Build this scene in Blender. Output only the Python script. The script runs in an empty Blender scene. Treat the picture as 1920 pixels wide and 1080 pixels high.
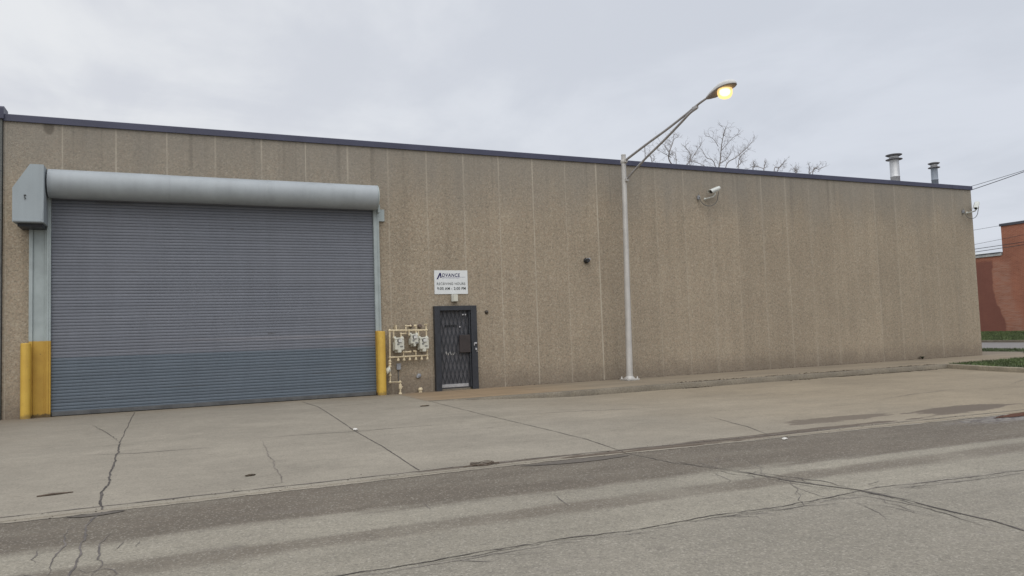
import bpy, bmesh, math, random
import numpy as np
from mathutils import Vector, Matrix, noise as mnoise

random.seed(7)
sc = bpy.context.scene
COL = sc.collection
R = math.radians

# ------------------------------------------------------------------ materials
def new_mat(name):
    m = bpy.data.materials.new(name); m.use_nodes = True
    nt = m.node_tree; nt.nodes.clear()
    out = nt.nodes.new('ShaderNodeOutputMaterial')
    b = nt.nodes.new('ShaderNodeBsdfPrincipled')
    nt.links.new(b.outputs[0], out.inputs[0])
    return m, N(nt), b, out

class N:
    """small node-graph helper"""
    def __init__(s, nt): s.nt = nt; s._co = None
    def node(s, t, **kw):
        n = s.nt.nodes.new(t)
        for k, v in kw.items(): setattr(n, k, v)
        return n
    def put(s, sock, v):
        if hasattr(v, 'links') or isinstance(v, bpy.types.NodeSocket): s.nt.links.new(v, sock)
        else:
            if isinstance(v, tuple) and len(v) == 3 and sock.type == 'RGBA': v = (*v, 1)
            sock.default_value = v
    def co(s):
        if s._co is None: s._co = s.node('ShaderNodeTexCoord').outputs['Object']
        return s._co
    def xyz(s, v=None):
        n = s.node('ShaderNodeSeparateXYZ'); s.put(n.inputs[0], v or s.co()); return n.outputs
    def comb(s, x, y, z):
        n = s.node('ShaderNodeCombineXYZ')
        for i, v in enumerate((x, y, z)): s.put(n.inputs[i], v)
        return n.outputs[0]
    def scale(s, sx, sy, sz, v=None):
        n = s.node('ShaderNodeVectorMath', operation='MULTIPLY'); s.put(n.inputs[0], v or s.co()); n.inputs[1].default_value = (sx, sy, sz); return n.outputs[0]
    def noise(s, scale, detail=4, rough=.55, v=None, dist=0, col=False):
        n = s.node('ShaderNodeTexNoise'); s.put(n.inputs['Vector'], v or s.co())
        n.inputs['Scale'].default_value = scale; n.inputs['Detail'].default_value = detail
        n.inputs['Roughness'].default_value = rough; n.inputs['Distortion'].default_value = dist
        return n.outputs['Color' if col else 'Fac']
    def voro(s, scale, v=None, feature='F1', out='Distance'):
        n = s.node('ShaderNodeTexVoronoi', feature=feature); s.put(n.inputs['Vector'], v or s.co()); n.inputs['Scale'].default_value = scale
        return n.outputs[out]
    def m(s, op, a, b=0.0, c=None):
        n = s.node('ShaderNodeMath', operation=op); s.put(n.inputs[0], a); s.put(n.inputs[1], b)
        if c is not None: s.put(n.inputs[2], c)
        return n.outputs[0]
    def ramp(s, v, a, b, lo=0., hi=1., smooth=True):
        n = s.node('ShaderNodeMapRange'); n.interpolation_type = 'SMOOTHSTEP' if smooth else 'LINEAR'
        s.put(n.inputs[0], v)
        for i, q in enumerate((a, b, lo, hi)): s.put(n.inputs[i + 1], q)
        return n.outputs[0]
    def mix(s, f, a, b, mode='MIX'):
        n = s.node('ShaderNodeMix', data_type='RGBA', blend_type=mode)
        s.put(n.inputs[0], f); s.put(n.inputs[6], a); s.put(n.inputs[7], b); return n.outputs[2]
    def white(s, v):
        n = s.node('ShaderNodeTexWhiteNoise', noise_dimensions='1D'); s.put(n.inputs['W'], v); return n.outputs['Value']
    def bump(s, h, strength=.4, dist=.01):
        n = s.node('ShaderNodeBump'); s.put(n.inputs['Height'], h); n.inputs['Strength'].default_value = strength; n.inputs['Distance'].default_value = dist
        return n.outputs[0]

def surf(name, c, var=.15, scale=6, rough=.6, metal=0., fine=60, fvar=.12, bump=.15, streak=0., dirt=None, spec=.5):
    """painted / metal / plain surface: base colour with cloudy and fine variation, rain streaks, dirt"""
    m, n, b, _ = new_mat(name)
    k = n.ramp(n.noise(scale, 5), .3, .7, 1 - var, 1 + var)
    f = n.ramp(n.noise(fine, 3), .3, .7, 1 - fvar, 1 + fvar)
    k = n.m('MULTIPLY', k, f)
    if streak:
        st = n.noise(1., 4, v=n.scale(9, 9, .5))
        k = n.m('MULTIPLY', k, n.ramp(st, .35, .75, 1 + streak * .3, 1 - streak))
    c2 = n.mix(1., c, n.comb(k, k, k), 'MULTIPLY')
    if dirt:
        dm = n.ramp(n.noise(scale * 1.7, 6, .7, dist=.6), .62, .72)
        c2 = n.mix(n.m('MULTIPLY', dm, .8), c2, dirt)
    n.put(b.inputs['Base Color'], c2)
    n.put(b.inputs['Roughness'], n.ramp(n.noise(scale * 2, 3), .3, .7, max(rough - .1, .02), min(rough + .1, 1)))
    b.inputs['Metallic'].default_value = metal
    b.inputs['Specular IOR Level'].default_value = spec
    if bump: n.put(b.inputs['Normal'], n.bump(n.noise(fine, 4), bump, .004))
    return m

M = {}
M['hood'] = surf('hood_paint', (.315, .343, .36), .07, 1.6, .5, fvar=.03, streak=.05, bump=.0)
M['motor'] = surf('motor_box_paint', (.30, .34, .36), .06, 1.5, .6, fvar=.03, streak=.05, bump=0)
M['guide'] = surf('guide_paint', (.33, .375, .375), .08, 3, .6, fvar=.05, streak=.15)
M['dark_blue'] = surf('coping_paint', (.047, .050, .086), .12, 1.2, .45, fvar=.05, bump=.04)
M['coping_grey'] = surf('coping_grey_metal', (.075, .08, .10), .12, 1.2, .5)
M['door_dark'] = surf('gate_paint', (.026, .029, .036), .2, 5, .5)
M['door_leaf'] = surf('door_leaf_paint', (.10, .10, .11), .12, 3, .55)
M['lock_brown'] = surf('lock_box_brown', (.035, .027, .026), .2, 8, .6)
M['steel'] = surf('bright_steel', (.45, .45, .46), .1, 10, .4, .5)
M['galv'] = surf('galvanised_pole', (.47, .455, .43), .09, 2.5, .5, .15, fvar=.06, streak=.12)
M['arm_metal'] = surf('arm_aluminium', (.37, .36, .36), .1, 4, .45, .3)
M['head_metal'] = surf('lamp_head_grey', (.52, .515, .50), .06, 3, .5, bump=0)
M['head_under'] = surf('lamp_head_underside', (.27, .23, .21), .1, 5, .5, bump=0)
M['cream_pipe'] = surf('cream_gas_pipe', (.60, .51, .345), .12, 20, .55, fvar=.12, dirt=(.30, .21, .10))
M['meter_grey'] = surf('meter_case', (.56, .555, .48), .06, 8, .5, fvar=.04)
M['black'] = surf('black_plastic', (.02, .02, .02), .2, 8, .4)
M['dial'] = surf('dial_face', (.55, .55, .52), .1, 30, .3)
M['tag_grey'] = surf('meter_tag', (.2, .2, .19), .4, 60, .5)
M['box_grey'] = surf('box_grey', (.27, .28, .30), .1, 12, .5)
M['lamp_box'] = surf('pale_box', (.52, .52, .47), .06, 10, .5, streak=.2)
M['sign_white'] = surf('sign_board', (.66, .68, .68), .03, 5, .35, fvar=.02, bump=.0)
M['navy'] = surf('sign_navy', (.016, .012, .085), .05, 5, .4, bump=0)
M['pale_navy'] = surf('sign_pale_blue', (.34, .34, .44), .05, 5, .4, bump=0)
M['ink'] = surf('sign_ink', (.03, .034, .034), .05, 5, .4, bump=0)
M['ink_grey'] = surf('sign_ink_grey', (.09, .098, .098), .05, 5, .4, bump=0)
M['cam_white'] = surf('camera_shell', (.54, .555, .52), .05, 8, .4, fvar=.03)
M['cable'] = surf('grey_cable', (.12, .12, .115), .2, 20, .6)
M['flue_white'] = surf('flue_galvanised', (.48, .49, .50), .1, 3, .4, .35, fvar=.06, streak=.12)
M['flue_blue'] = surf('flue_blue_grey', (.21, .24, .28), .12, 3, .5, .1, streak=.2)
M['flue_dark'] = surf('flue_cap_dark', (.19, .19, .20), .2, 5, .5, .3)
M['wire'] = surf('wire_black', (.03, .03, .035), .1, 8, .7)
M['roofing'] = surf('roof_gravel', (.16, .155, .15), .2, 3, .9)
M['white_roof'] = surf('pale_fascia', (.48, .49, .48), .08, 2, .6, streak=.2)
M['bark'] = surf('bark', (.19, .165, .152), .25, 3, .9, fvar=.2)
M['paper'] = surf('litter_white', (.62, .60, .56), .1, 20, .7)
M['twig'] = surf('twig_brown', (.10, .075, .055), .2, 20, .9)
M['crack'] = surf('crack_tar', (.066, .057, .050), .45, 6, .9, fvar=.35, fine=30)
M['crack_soft'] = surf('crack_dusty', (.125, .11, .10), .35, 5, .95)
M['joint_line'] = surf('joint_dust', (.155, .135, .115), .4, 4, .95)
M['lip'] = surf('gutter_lip_concrete', (.225, .198, .157), .15, 3, .9, fvar=.2)
M['old_block'] = surf('neighbour_block', (.115, .118, .11), .15, 3, .9, fvar=.25, streak=.1)

def yellow(name):
    m, n, b, _ = new_mat(name)
    x, y, z = n.xyz()
    c = n.mix(n.ramp(n.noise(3, 4), .3, .7), (.60, .39, .065), (.53, .33, .05))
    st = n.noise(1., 4, v=n.scale(14, 14, .7))
    c = n.mix(n.ramp(st, .5, .8, 0, .28), c, (.33, .20, .04))
    low = n.m('ADD', z, n.m('MULTIPLY', n.noise(7, 4), -.22))
    c = n.mix(n.ramp(low, -.08, .03, .6, 0), c, (.16, .11, .05))
    chips = n.ramp(n.noise(9, 6, .72, v=n.scale(1.6, 1.6, .8), dist=1.2), .645, .68)
    rust = n.m('MULTIPLY', n.ramp(n.noise(9, 6, .72, v=n.scale(1.6, 1.6, .8), dist=1.2), .60, .66), .5)
    c = n.mix(rust, c, (.30, .17, .04))
    c = n.mix(n.m('MULTIPLY', chips, .85), c, (.055, .040, .028))
    n.put(b.inputs['Base Color'], c); b.inputs['Roughness'].default_value = .5
    n.put(b.inputs['Normal'], n.bump(n.m('SUBTRACT', n.noise(30, 4), n.m('MULTIPLY', chips, .6)), .2, .004))
    return m
M['yellow'] = yellow('safety_yellow')

def jamb_mat(name, base, zcut):
    """grey steel with the foot painted safety yellow"""
    m, n, b, _ = new_mat(name)
    x, y, z = n.xyz()
    k = n.ramp(n.noise(3, 5), .3, .7, .9, 1.1)
    g = n.mix(1., base, n.comb(k, k, k), 'MULTIPLY')
    ye = n.mix(n.ramp(n.noise(4, 4), .3, .7), (.50, .31, .05), (.43, .255, .04))
    ye = n.mix(n.ramp(n.noise(1., 4, v=n.scale(14, 14, .7)), .5, .8, 0, .3), ye, (.28, .17, .035))
    chips = n.ramp(n.noise(8, 6, .72, v=n.scale(1.4, 1.4, .9), dist=1.2), .66, .69)
    foot = n.ramp(n.m('ADD', z, n.m('MULTIPLY', n.noise(25, 3), .12)), .15, .11)
    chips = n.m('MAXIMUM', chips, n.m('MULTIPLY', foot, .9))
    ye = n.mix(n.m('MULTIPLY', chips, .9), ye, (.04, .03, .024))
    cut = n.ramp(n.m('ADD', z, n.m('MULTIPLY', n.noise(20, 2), .02)), zcut - .012, zcut + .012)
    n.put(b.inputs['Base Color'], n.mix(cut, ye, g)); b.inputs['Roughness'].default_value = .55
    return m
M['jamb'] = jamb_mat('jamb_two_tone', (.33, .375, .375), 1.60)

def wall_mat():
    m, n, b, _ = new_mat('exposed_aggregate')
    x, y, z = n.xyz()
    u = n.m('SUBTRACT', x, y)                    # along the faces
    p = n.m('DIVIDE', n.m('ADD', u, 2.22 + 1.0225 * 20), 1.0225)
    idx = n.m('FLOOR', n.m('ADD', p, .5)); fr = n.m('SUBTRACT', p, idx)      # distance to nearest joint (panels)
    d = n.m('MULTIPLY', n.m('ABSOLUTE', fr), 1.0225)
    pan = n.m('FLOOR', p)
    v = n.node('ShaderNodeTexVoronoi'); n.put(v.inputs['Vector'], n.co()); v.inputs['Scale'].default_value = 42
    sep = n.node('ShaderNodeSeparateColor'); n.put(sep.inputs[0], v.outputs['Color'])
    v2 = n.node('ShaderNodeTexVoronoi'); n.put(v2.inputs['Vector'], n.co()); v2.inputs['Scale'].default_value = 31
    sep2 = n.node('ShaderNodeSeparateColor'); n.put(sep2.inputs[0], v2.outputs['Color'])
    c = n.mix(sep.outputs[0], (.262, .219, .162), (.360, .306, .231))
    c = n.mix(n.ramp(sep.outputs[1], .72, .9, 0, .55), c, (.33, .25, .18))      # pinkish stones
    c = n.mix(n.ramp(sep2.outputs[0], .82, .95, 0, .36), c, (.155, .132, .104))  # dark stones
    c = n.mix(n.ramp(sep2.outputs[1], .88, .96, 0, .4), c, (.42, .37, .30))     # pale stones
    k = n.ramp(n.noise(16, 5, .7), .25, .75, .84, 1.16)
    k = n.m('MULTIPLY', k, n.ramp(n.noise(.6, 4), .3, .7, .95, 1.05))
    k = n.m('MULTIPLY', k, n.ramp(n.white(pan), 0, 1, .94, 1.055, False))
    k = n.m('MULTIPLY', k, n.ramp(n.noise(1., 5, v=n.scale(3.5, 3.5, .12)), .3, .75, 1.04, .93))
    c = n.mix(1., c, n.comb(k, k, k), 'MULTIPLY')
    # weathering: greyer wash below the coping, soiled splash zone at the foot
    zz = n.m('ADD', z, n.m('MULTIPLY', n.noise(1.2, 4, v=n.scale(1, 1, .3)), 2.0))
    c = n.mix(n.ramp(zz, 5.2, 7.3, 0, .6), c, (.215, .207, .188))
    zf = n.m('ADD', z, n.m('MULTIPLY', n.noise(2.2, 5), -.7))
    c = n.mix(n.ramp(zf, -.35, .35, .5, 0), c, (.13, .105, .085))
    # pale sealant joints, each of its own strength, broken along their height
    wj = n.m('ADD', .0085, n.m('MULTIPLY', n.white(n.m('ADD', idx, 31.7)), .009))
    wj = n.m('ADD', wj, n.m('MULTIPLY', n.noise(5, 3), .006))
    line = n.m('SUBTRACT', 1., n.ramp(d, n.m('MULTIPLY', wj, .6), n.m('MULTIPLY', wj, 1.5)))
    st = n.m('MULTIPLY', n.m('ADD', .2, n.m('MULTIPLY', n.white(n.m('ADD', idx, 3.3)), .55)), n.ramp(x, 10, 18, 1., .35))
    st = n.m('MULTIPLY', st, n.ramp(n.noise(.9, 4), .3, .65, .3, 1.15))
    c = n.mix(n.m('MULTIPLY', line, st), c, (.48, .43, .35))
    halo = n.m('MULTIPLY', n.ramp(d, .01, .11, 1, 0), n.m('MULTIPLY', n.ramp(x, 10, 18, .04, .13), n.ramp(n.noise(1.5, 4, v=n.scale(1, 1, .25)), .35, .7)))
    c = n.mix(halo, c, (.42, .385, .32))
    run = n.m('MULTIPLY', n.ramp(n.noise(1., 4, .6, v=n.scale(5, 5, .06)), .54, .70), n.ramp(n.m('ADD', z, n.m('MULTIPLY', n.noise(3, 2, v=n.scale(1, 1, .01)), 2.4)), 5.4, 7.5))
    c = n.mix(n.m('MULTIPLY', run, .38), c, (.125, .112, .095))
    # brown leak stain hanging below the coping above the motor box
    dx = n.m('MULTIPLY', n.m('ADD', x, 2.47), 1.); dz = n.m('SUBTRACT', z, 6.16)
    r = n.m('SQRT', n.m('ADD', n.m('MULTIPLY', dx, dx), n.m('MULTIPLY', n.m('MULTIPLY', dz, dz), .45)))
    r = n.m('ADD', r, n.m('MULTIPLY', n.noise(14, 3), .05))
    c = n.mix(n.ramp(r, .10, .15, .6, 0), c, (.085, .072, .058))
    n.put(b.inputs['Base Color'], c); b.inputs['Roughness'].default_value = .9
    b.inputs['Specular IOR Level'].default_value = .25
    h = n.m('SUBTRACT', n.m('MULTIPLY', v.outputs['Distance'], -1.), n.m('MULTIPLY', line, .6))
    n.put(b.inputs['Normal'], n.bump(h, .35, .012))
    return m
M['wall'] = wall_mat()

def curtain_mat():
    m, n, b, _ = new_mat('shutter_slats')
    x, y, z = n.xyz()
    zz = n.m('ADD', z, n.m('MULTIPLY', x, .004))
    cut = n.ramp(zz, 1.20, 1.235)
    lo = n.mix(n.ramp(n.noise(1.2, 4, v=n.scale(.5, 1, 3)), .3, .7), (.098, .124, .152), (.107, .132, .160))
    hi = n.mix(n.ramp(n.noise(.9, 4, v=n.scale(.4, 1, 2)), .3, .7), (.141, .153, .181), (.156, .167, .195))
    c = n.mix(cut, lo, hi)
    band = n.m('MULTIPLY', n.ramp(zz, 1.46, 1.48), n.ramp(zz, 1.56, 1.53))
    c = n.mix(n.m('MULTIPLY', band, n.ramp(x, -1, 3, .05, .4)), c, (.26, .25, .27))
    k = n.ramp(n.noise(1., 5, .6, v=n.scale(4, 4, .35)), .3, .75, 1.03, .95)
    idx = n.m('FLOOR', n.m('DIVIDE', z, .0675))
    k = n.m('MULTIPLY', k, n.ramp(n.white(idx), 0, 1, .94, 1.06, False))
    k = n.m('MULTIPLY', k, n.ramp(n.noise(30, 3), .3, .7, .95, 1.05))
    c = n.mix(1., c, n.comb(k, k, k), 'MULTIPLY')
    c = n.mix(n.ramp(n.noise(7, 6, .7, v=n.scale(.7, 1, 3), dist=.8), .70, .76, 0, .35), c, (.09, .085, .085))
    for (sx, sz_, lx, lz_, st_) in ((2.02, 1.60, .12, .02, .75), (1.2, 4.05, .05, .03, .5), (-.9, 3.05, .25, .02, .35), (3.3, .62, .5, .03, .35), (.2, .48, .7, .025, .3), (-1.2, 4.56, .5, .05, .4)):
        a_ = n.m('DIVIDE', n.m('SUBTRACT', x, sx), lx); b_ = n.m('DIVIDE', n.m('SUBTRACT', z, sz_), lz_)
        r_ = n.m('ADD', n.m('ADD', n.m('MULTIPLY', a_, a_), n.m('MULTIPLY', b_, b_)), n.m('MULTIPLY', n.noise(20, 4), 1.2))
        c = n.mix(n.ramp(r_, 1.5, .9, 0, st_), c, (.07, .068, .07))
    # darker line along the groove between two slats
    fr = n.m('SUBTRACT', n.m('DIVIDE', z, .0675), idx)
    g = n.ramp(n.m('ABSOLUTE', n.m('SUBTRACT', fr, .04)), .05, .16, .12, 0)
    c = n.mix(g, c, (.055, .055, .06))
    n.put(b.inputs['Base Color'], c); b.inputs['Roughness'].default_value = .55
    return m
M['curtain'] = curtain_mat()
M['bottom_bar'] = surf('bottom_bar', (.085, .088, .09), .2, 5, .6, dirt=(.05, .045, .04))

def apron_mat():
    m, n, b, _ = new_mat('concrete_apron')
    x, y, z = n.xyz()
    t = n.ramp(n.m('ADD', n.m('ADD', x, n.m('MULTIPLY', y, .25)), n.m('MULTIPLY', n.noise(.4, 4), 4)), 3.5, 14)
    c = n.mix(t, (.254, .228, .184), (.238, .198, .141))
    k = n.ramp(n.noise(1.0, 7, .68, v=n.scale(.5, 1.3, 1)), .3, .72, .92, 1.07)         # streaks along the building
    k = n.m('MULTIPLY', k, n.ramp(n.noise(.55, 5), .3, .7, .93, 1.06))
    k = n.m('MULTIPLY', k, n.ramp(n.noise(5, 6, .7), .3, .7, .94, 1.05))
    k = n.m('MULTIPLY', k, n.ramp(n.noise(40, 4, .7), .3, .7, .90, 1.10))
    k = n.m('MULTIPLY', k, n.ramp(n.noise(140, 2), .3, .7, .9, 1.1))
    gr = n.node('ShaderNodeTexVoronoi'); n.put(gr.inputs['Vector'], n.co()); gr.inputs['Scale'].default_value = 60
    gs = n.node('ShaderNodeSeparateColor'); n.put(gs.inputs[0], gr.outputs['Color'])
    k = n.m('MULTIPLY', k, n.ramp(gs.outputs[0], .8, .95, 1, .84))
    # slabs cast separately
    s1 = n.m('FLOOR', n.m('DIVIDE', n.m('ADD', x, 8.4), 3.3))
    k = n.m('MULTIPLY', k, n.ramp(n.white(n.m('ADD', s1, 4.2)), 0, 1, .97, 1.03, False))
    c = n.mix(1., c, n.comb(k, k, k), 'MULTIPLY')
    # tyre / oil soiling before the shutter, brown dirt along the wall
    sp = n.ramp(n.noise(1.6, 6, .68, v=n.scale(.8, 1.6, 1), dist=.5), .56, .74, 0, .36)
    c = n.mix(sp, c, (.13, .11, .088))
    wl = n.m('ADD', y, n.m('MULTIPLY', n.noise(1.5, 5), 1.6))
    c = n.mix(n.ramp(wl, -.6, .9, 0, .5), c, (.21, .165, .115))
    sl = n.m('ADD', n.m('MULTIPLY', x, -.6), n.m('MULTIPLY', n.noise(.7, 4), 1.4))
    c = n.mix(n.m('MULTIPLY', n.ramp(sl, 1.6, 2.8, 0, .35), 1.), c, (.17, .14, .105))
    q = n.m('MULTIPLY', n.m('SUBTRACT', n.noise(1.6, 6, .62, v=n.scale(.7, 2.2, 1), dist=.4), .5), 2.2)
    dm = None
    for (ex, ey, ra, rb, s_) in ((9.5, -9.62, 1.0, .30, .8), (12.0, -9.9, 1.1, .40, .95), (7.3, -10.33, 3.0, .13, 1.), (3.5, -10.18, 1.1, .07, .9), (15.3, -10.2, 1.3, .3, .8)):
        a_ = n.m('DIVIDE', n.m('SUBTRACT', x, ex), ra); b_ = n.m('DIVIDE', n.m('SUBTRACT', y, ey), rb)
        r_ = n.m('ADD', n.m('SQRT', n.m('ADD', n.m('MULTIPLY', a_, a_), n.m('MULTIPLY', b_, b_))), q)
        e_ = n.ramp(r_, 1.12, .88, 0, s_); dm = e_ if dm is None else n.m('MAXIMUM', dm, e_)
    c = n.mix(dm, c, (.112, .090, .070))
    dots = n.ramp(n.m('ADD', n.voro(2.2), n.m('MULTIPLY', n.noise(12, 4), .05)), .05, .085, .5, 0)
    dots = n.m('MULTIPLY', dots, n.ramp(n.noise(.9, 2), .5, .6))
    c = n.mix(dots, c, (.10, .09, .08))
    n.put(b.inputs['Base Color'], c); b.inputs['Roughness'].default_value = .88
    b.inputs['Specular IOR Level'].default_value = .3
    n.put(b.inputs['Normal'], n.bump(n.noise(60, 5, .7), .25, .01))
    return m
M['apron'] = apron_mat()

def street_mat():
    m, n, b, _ = new_mat('worn_asphalt')
    x, y, z = n.xyz()
    w = n.m('MULTIPLY', n.m('SUBTRACT', n.noise(1.1, 8, .66, v=n.scale(.42, 2.0, 1)), .5), .85)
    yy = n.m('ADD', n.m('ADD', y, w), n.m('MULTIPLY', n.m('MAXIMUM', x, 0.), .072))
    c = n.mix(n.ramp(n.noise(.5, 5), .3, .7), (.217, .197, .158), (.258, .235, .188))
    # greyer, coarser second lane past the long seam
    lane = n.ramp(n.m('ADD', y, n.m('MULTIPLY', w, .25)), -13.35, -13.5)
    c = n.mix(n.m('MULTIPLY', lane, .75), c, (.210, .191, .156))
    dark = n.m('MULTIPLY', n.ramp(yy, -11.74, -11.50), n.ramp(n.noise(1.4, 5, .6, v=n.scale(.5, 1.4, 1)), .25, .6, .72, .95))
    c = n.mix(dark, c, (.112, .093, .072))
    y2 = n.m('ADD', y, n.m('MULTIPLY', w, .6))
    y2 = n.m('ADD', y2, n.m('MULTIPLY', n.m('MAXIMUM', x, 0.), .03))
    b2 = n.m('MULTIPLY', n.ramp(y2, -12.74, -12.54), n.ramp(y2, -12.20, -12.36))
    b2 = n.m('MULTIPLY', b2, n.ramp(n.noise(.8, 3), .3, .6, .45, .85))
    c = n.mix(b2, c, (.130, .110, .086))
    k = n.ramp(n.noise(1.2, 7, .68, v=n.scale(.5, 1.5, 1)), .3, .72, .92, 1.08)
    k = n.m('MULTIPLY', k, n.ramp(n.noise(9, 6, .7), .3, .7, .92, 1.07))
    k = n.m('MULTIPLY', k, n.ramp(n.noise(35, 4, .75), .3, .7, .86, 1.14))
    k = n.m('MULTIPLY', k, n.ramp(n.noise(150, 2), .3, .7, .85, 1.15))
    c = n.mix(1., c, n.comb(k, k, k), 'MULTIPLY')
    gr = n.node('ShaderNodeTexVoronoi'); n.put(gr.inputs['Vector'], n.co()); gr.inputs['Scale'].default_value = 75
    gs = n.node('ShaderNodeSeparateColor'); n.put(gs.inputs[0], gr.outputs['Color'])
    c = n.mix(n.ramp(gs.outputs[0], .80, .92, 0, .38), c, (.10, .09, .078))
    c = n.mix(n.ramp(gs.outputs[1], .86, .95, 0, .35), c, (.42, .39, .33))
    oil = n.ramp(n.m('ADD', n.voro(1.1), n.m('MULTIPLY', n.noise(9, 4), .10)), .085, .15, .38, 0)
    c = n.mix(oil, c, (.115, .10, .085))
    sm = n.ramp(n.noise(1., 8, .72, v=n.scale(.9, 2.6, 1), dist=.5), .58, .68, 0, .40)
    c = n.mix(n.m('MULTIPLY', sm, n.ramp(n.noise(.45, 2), .42, .6)), c, (.135, .12, .10))
    st = n.ramp(n.noise(2.0, 7, .72, v=n.scale(.8, 1.3, 1), dist=.7), .58, .70, 0, .48)
    c = n.mix(n.m('MULTIPLY', st, n.ramp(lane, 0, 1, .35, 1)), c, (.17, .15, .135))
    # broken bituminous patch at the right-hand end of the gutter
    dx = n.m('SUBTRACT', x, 12.2); dy = n.m('ADD', y, 11.05)
    r = n.m('SQRT', n.m('ADD', n.m('MULTIPLY', n.m('MULTIPLY', dx, dx), .12), n.m('MULTIPLY', n.m('MULTIPLY', dy, dy), 3.)))
    r = n.m('ADD', r, n.m('MULTIPLY', n.m('SUBTRACT', n.noise(6, 5), .5), .9))
    c = n.mix(n.ramp(r, .35, .75, .8, 0), c, n.mix(n.ramp(n.noise(9, 4), .45, .55), (.10, .092, .095), (.24, .225, .205)))
    n.put(b.inputs['Base Color'], c); b.inputs['Roughness'].default_value = .85
    b.inputs['Specular IOR Level'].default_value = .3
    n.put(b.inputs['Normal'], n.bump(n.noise(90, 4, .7), .35, .01))
    return m
M['street'] = street_mat()
M['cross_street'] = surf('cross_street_asphalt', (.165, .155, .15), .1, .5, .9, fvar=.1, fine=12)

def walk_mat():
    m, n, b, _ = new_mat('sidewalk_concrete')
    x, y, z = n.xyz()
    xx = n.m('ADD', x, n.m('MULTIPLY', n.m('SUBTRACT', n.noise(.8, 4), .5), 1.5))
    c = n.mix(n.ramp(xx, 7.2, 10), (.235, .168, .100), (.215, .176, .124))
    c = n.mix(n.ramp(xx, 5.6, 4.6), c, (.222, .187, .142))
    k = n.ramp(n.noise(1., 6, .6, v=n.scale(.4, 1.6, 1)), .3, .7, .86, 1.12)
    k = n.m('MULTIPLY', k, n.ramp(n.noise(50, 3), .3, .7, .9, 1.1))
    jx = n.m('ABSOLUTE', n.m('SUBTRACT', n.m('FRACT', n.m('DIVIDE', n.m('ADD', x, .4), 1.53)), .5))
    k = n.m('MULTIPLY', k, n.ramp(jx, .004, .009, .62, 1))
    c = n.mix(1., c, n.comb(k, k, k), 'MULTIPLY')
    wl = n.m('ADD', y, n.m('MULTIPLY', n.noise(2.2, 5), .7))
    c = n.mix(n.ramp(wl, -.05, .42, 0, .6), c, (.15, .12, .09))
    n.put(b.inputs['Base Color'], c); b.inputs['Roughness'].default_value = .9
    n.put(b.inputs['Normal'], n.bump(n.noise(60, 4), .2, .01))
    return m
M['walk'] = walk_mat()
M['kerb'] = surf('kerb_concrete', (.165, .142, .107), .16, 2, .9, fvar=.18, fine=25, dirt=(.10, .085, .065))
M['soil'] = surf('turf_soil', (.05, .06, .025), .3, 4, .95)
M['grass'] = surf('grass_blades', (.075, .105, .036), .45, 1.2, .8, fvar=.3, fine=14, bump=0)
M['ground'] = surf('far_ground', (.17, .16, .14), .2, .05, .95)
M['leaf'] = surf('dead_leaves', (.07, .052, .033), .4, 7, .9)
M['damp_dark'] = surf('damp_dark', (.085, .072, .058), .15, 2, .6, fvar=.15, fine=30)

def puddle_mat():
    m, n, b, _ = new_mat('standing_water')
    n.put(b.inputs['Base Color'], n.mix(n.ramp(n.noise(5, 4), .4, .6), (.035, .03, .028), (.06, .05, .045)))
    b.inputs['Roughness'].default_value = .03; b.inputs['IOR'].default_value = 1.33
    return m
M['puddle'] = puddle_mat()

def brick_mat():
    m, n, b, _ = new_mat('red_brick')
    x, y, z = n.xyz()
    v = n.comb(n.m('SUBTRACT', n.m('MULTIPLY', y, 1.), x), z, 0.)
    br = n.node('ShaderNodeTexBrick'); n.put(br.inputs['Vector'], v)
    br.inputs['Color1'].default_value = (.34, .125, .072, 1); br.inputs['Color2'].default_value = (.28, .095, .056, 1)
    br.inputs['Mortar'].default_value = (.36, .21, .15, 1); br.inputs['Scale'].default_value = 1.
    br.inputs['Brick Width'].default_value = .24; br.inputs['Row Height'].default_value = .085; br.inputs['Mortar Size'].default_value = .008
    c = br.outputs['Color']
    k = n.ramp(n.noise(.6, 5), .3, .7, .86, 1.14)
    c = n.mix(1., c, n.comb(k, k, k), 'MULTIPLY')
    w = n.m('MULTIPLY', n.m('SUBTRACT', n.noise(1.1, 4), .5), .5)
    lean = n.m('MULTIPLY', n.ramp(z, 3.2, .6), -.75)
    yy = n.m('ADD', n.m('ADD', y, w), n.m('MULTIPLY', lean, -1.))
    old = n.m('MULTIPLY', n.ramp(yy, 17.15, 17.3), n.ramp(z, 5.75, 5.4))
    c = n.mix(n.m('MULTIPLY', old, .75), c, (.165, .062, .048))                        # sooty older brick
    eff = n.m('MULTIPLY', n.m('MULTIPLY', n.ramp(yy, 17.3, 17.1), n.ramp(yy, 15.7, 16.2)), n.ramp(n.m('ADD', z, w), 5.7, 5.2))
    rows = n.ramp(n.noise(1., 3, v=n.scale(1.2, 1.2, 9)), .35, .65)
    c = n.mix(n.m('MULTIPLY', eff, n.ramp(rows, 0, 1, .12, .6)), c, (.37, .22, .165))    # salt bloom
    n.put(b.inputs['Base Color'], c); b.inputs['Roughness'].default_value = .9
    return m
M['brick'] = brick_mat()

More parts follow.
